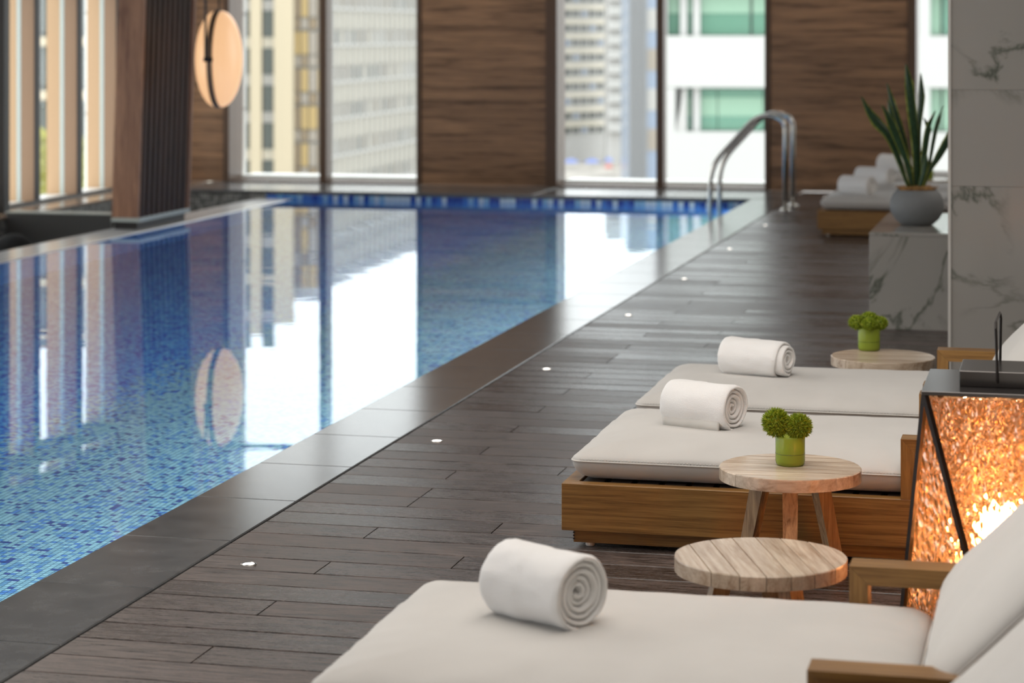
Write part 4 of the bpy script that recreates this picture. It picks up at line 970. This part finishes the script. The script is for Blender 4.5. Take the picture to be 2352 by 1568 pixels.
# B: receding banded facade
B = Facade('apartment_slab', 736, 205, 975, 244, 'long beige building with ribbon windows receding to the right in the left far window')
B.box('body', -4, B.L + 10, GZ, B.z(-440), 0.8, 12, M['cream2'])
B.box('parapet', -4, B.L + 10, B.z(-440) - 0.6, B.z(-440) + 0.3, 0.3, 0.8, M['whitef'])
nb = 24; bw = (B.L + 8) / nb; rnd = random.Random(11)
for kf in range(-6, 7):
    zc = B.z(70) - 3.4 * kf * 1.0
    B.box('spandrel', -4, B.L + 10, zc - 3.25, zc - 1.5, 0.25, 0.79, M['cream2'])
    B.box('ledge', -4, B.L + 10, zc - 1.49, zc - 1.25, 0.0, 0.79, M['whitef'])
    if -2 <= kf <= 5:
        for q in range(nb):
            mt = rnd.choice([M['tint'], M['tint'], M['palegrey'], M['gdark'], M['gbrown'], M['cream2']])
            if q < 3 and kf in (3, 5): mt = M['gred']
            B.box('window', -3.5 + q * bw + 0.22, -3.5 + (q + 1) * bw, zc - 1.24, zc - 0.05, 0.45, 0.79, mt)
for q in range(nb + 1):
    B.box('fin', -3.5 + q * bw, -3.5 + q * bw + 0.2, GZ, B.z(-436), -0.1, 0.24, M['whitef'])
# C: banded grey block with white balconies (far away, right-hand far window)
Cb = Facade('apartment_block', 1262, 545, 1396, 560, 'distant grey apartment block with faint ribbon windows, left part of the window behind the handrail')
Cb.box('body', 0, Cb.L, GZ, Cb.z(-295), 1.0, 18, M['palegrey'])
for kf in range(-6, 9):
    zc = Cb.z(8 + 34 * kf); Cb.box('band', 0, Cb.L, zc - 1.5, zc - 0.2, 0.3, 0.99, M['cream2'])
    for q in range(7): Cb.box('window', 0.5 + q * Cb.L / 7, 0.5 + q * Cb.L / 7 + 1.5, zc - 3.0, zc - 1.6, 0.6, 0.99, M['gdark'] if (q * 5 + kf * 3) % 4 else M['gblue'])
Bb = Facade('balcony_tower', 1394, 538, 1442, 538, 'distant tower with a stack of white balconies, seen through the window behind the handrail')
Bb.box('body', 0, Bb.L, GZ, Bb.z(-380), 1.6, 14, M['palegrey'])
for kf in range(-11, 9):
    zc = Bb.z(25 + 33.5 * kf)
    Bb.box('balcony', 0.3, Bb.L - 0.3, zc - 1.0, zc + 1.0, 0, 1.59, M['whitef'])
Dt = Facade('glass_tower', 1442, 460, 1520, 460, 'pale blue glass tower beside the dark mullion of the window behind the handrail')
Dt.box('body', 0, Dt.L, GZ, Dt.z(-400), 1.0, 30, M['gblue'])
Dt.box('crown', 0, Dt.L, Dt.z(-400), Dt.z(-404), 0.8, 30, M['whitef'])
for q in range(9): Dt.box('fin', 0.3 + q * 0.42, 0.45 + q * 0.42, GZ, Dt.z(-400), 0.3, 0.99, M['palegrey'])
for kf in range(-4, 4): Dt.box('window', 4.0, Dt.L, Dt.z(70 + kf * 92), Dt.z(20 + kf * 92), 0.9, 0.99, M['tint'] if kf % 2 else M['palegrey'])
# E: white building with green windows
E_ = Facade('white_building', 1520, 85, 2700, 83.7, 'near white building with long green windows, seen behind the handrail and the snake plant')
z = E_.z
E_.box('body', 0, E_.L, GZ, z(-475), 1.2, 6, M['whitef'])
for vb in (302, 82, -138, -358):          # bottom row of each window band
    E_.box('wall_band', 0, E_.L, z(vb + 119), z(vb), 0.0, 1.19, M['whitef'])
for vb in (302, 82, -138):
    E_.box('pier', 0, E_.x(1533) if vb != 302 else E_.x(1552), z(vb), z(vb - 100), 0.0, 1.19, M['whitef'])
    secs = [(1535, 1562), (1580, 1592), (1611, 1727), (1733, 1790)] if vb != 302 else [(1577, 1590), (1611, 1650), (1652, 1757), (1760, 1800)]
    for sa, sb in secs:
        E_.box('window', E_.x(sa), E_.x(sb), z(vb - 2), z(vb - 98), 0.75, 1.15, M['ggreen'] if vb != 302 else M['ggreen2'])
        if vb == 82: E_.box('blind', E_.x(sa), E_.x(sb), z(30), z(-16), 0.70, 0.745, M['ggreen2'])
        if vb == 302: E_.box('lower_pane', E_.x(sa), E_.x(sb), z(300), z(268), 0.70, 0.745, M['ggreen']); E_.box('upper_pane', E_.x(sa), E_.x(sb), z(225), z(204), 0.70, 0.745, M['ggreen'])
    for sa, sb in ((1563, 1579), (1593, 1610)): E_.box('pier', E_.x(sa), E_.x(sb), z(vb), z(vb - 100), 0.4, 1.19, M['whitef'])
    x = 1815
    while x < 2680:
        E_.box('pier', E_.x(x), E_.x(x + 26), z(vb), z(vb - 100), 0.0, 1.19, M['whitef']); E_.box('window', E_.x(x + 30), E_.x(x + 55), z(vb - 2), z(vb - 98), 0.75, 1.15, M['ggreen2']); E_.box('window', E_.x(x + 60), E_.x(x + 140), z(vb - 2), z(vb - 98), 0.75, 1.15, M['ggreen'] if vb != 302 else M['ggreen2']); x += 150
MB().prism([(E_.x(1552), z(302)), (E_.x(1577), z(302)), (E_.x(1577), z(204)), (E_.x(1572), z(204))], 1, 0.1, 1.1).obj('slanted_reveal', M['palegrey'], E_.o)
# F: green glass block outside the left windows
F_ = Facade('glass_block', -150, 150, 290, 152.5, 'green glass office block with pale floor bands, seen between the fins of the left windows')
F_.box('body', 0, F_.L, GZ, F_.z(-560), 1.0, 14, M['gdark'])
for kf in range(-5, 4):
    zc = F_.z(95 + 125 * kf); F_.box('floor_band', 0, F_.L, zc - 0.32, zc + 0.28, 0.2, 0.99, M['cream'])
    for q in range(10): F_.box('window', 0.2 + q * F_.L / 10, (q + 0.92) * F_.L / 10, zc - 2.9, zc - 0.4, 0.6, 0.98, M['gdark'] if q % 2 else M['palegrey'])
# low green awning block, street, umbrellas
G_ = Facade('market_hall', 1250, 640, 1450, 640, 'low pale green hall behind the blue umbrellas in the far street')
G_.box('body', 0, G_.L, GZ, G_.z(300), 0, 20, plain('pale_green_wall', (0.50, 0.56, 0.36, 1), 0.7)); 
for q in range(12): G_.box('post', q * G_.L / 12, q * G_.L / 12 + 0.4, GZ, G_.z(305), -0.4, -0.01, M['whitef'])
G_.box('roof', -1, G_.L + 1, G_.z(300), G_.z(296), -1.5, 21, M['palegrey'])
tag(boxo('ground', (-700, 30, GZ - 1), (400, 900, GZ), plain('street_paving', (0.36, 0.33, 0.29, 1), 0.8, var=0.4, bscale=3)), kind='structure')
mu_b = plain('blue_canopy', (0.16, 0.22, 0.50, 1), 0.7); mu_r = plain('red_canopy', (0.55, 0.12, 0.10, 1), 0.7)
for (u, v, D, r_, mt, lb) in ((1312, 374, 520, 2.0, mu_b, 'leftmost blue umbrella in the far street'), (1360, 373, 520, 2.0, mu_b, 'middle blue umbrella in the far street'), (1398, 372, 525, 1.2, mu_b, 'smallest blue umbrella in the far street'), (1398, 388, 500, 1.0, mu_r, 'small red umbrella in the far street')):
    p = W(u, D, v); o = empty('umbrella', (p.x, p.y, GZ)); tag(o, lb, 'umbrella', 'umbrellas in the far street'); h = p.z - GZ
    h = max(h, 2.4)
    MB().lathe([(r_, h - 0.9), (r_ * 0.5, h - 0.3), (0.05, h)], 10).obj('canopy', mt, o); MB().tube([(0, 0, 0), (0, 0, h - 0.2)], 0.05, 5).obj('pole', M['whitef'], o)
# trees beyond the left windows
mt_l = plain('tree_leaves', (0.25, 0.24, 0.05, 1), 0.7, var=0.5, bscale=20); mt_t = plain('bark', (0.10, 0.07, 0.05, 1), 0.9)
for q, (u, v, D, r_) in enumerate(((40, 470, 88, 2.3), (100, 440, 97, 2.5), (190, 455, 106, 2.5), (250, 440, 115, 2.5))):
    p = W(u, D, v); o = empty('street_tree', (p.x, p.y, GZ)); tag(o, 'yellow green street tree below the left windows', 'tree', 'street trees below the left windows')
    bm = bmesh.new(); bmesh.ops.create_icosphere(bm, subdivisions=4, radius=r_)
    for v_ in bm.verts: v_.co *= 1 + 0.35 * noise.noise(v_.co * 0.9 + Vector((q * 7, 0, 0))) + 0.25 * noise.noise(v_.co * 3.1)
    me = bpy.data.meshes.new('crown'); bm.to_mesh(me); bm.free(); me.materials.append(mt_l)
    link('crown', me, o, loc=(0, 0, p.z - GZ)); MB().tube([(0, 0, 0), (0.2, 0, p.z - GZ)], [0.35, 0.15], 8).obj('trunk', mt_t, o)
# white service pipes right outside the glass
for (x, y, lb, r_) in ((W(556, 23.4).x, W(556, 23.4).y, 'white vertical pipe outside the left far window', 0.040), (W(202, 22.0).x, W(202, 22.0).y, 'white vertical pipe outside the left windows', 0.030)):
    o = empty('service_pipe', (x, y, 0)); tag(o, lb, 'pipe', 'white pipes outside the glass'); MB().tube([(0, 0, -3), (0, 0, 3.6)], r_, 14).obj('shaft', M['white_post'], o, smooth=True)
    for zc in (0.69, 1.66, 2.6, -0.3): MB().tube([(0, 0, zc), (0, 0, zc + 0.02)], r_ * 1.08, 14).obj('collar', M['palegrey'], o)
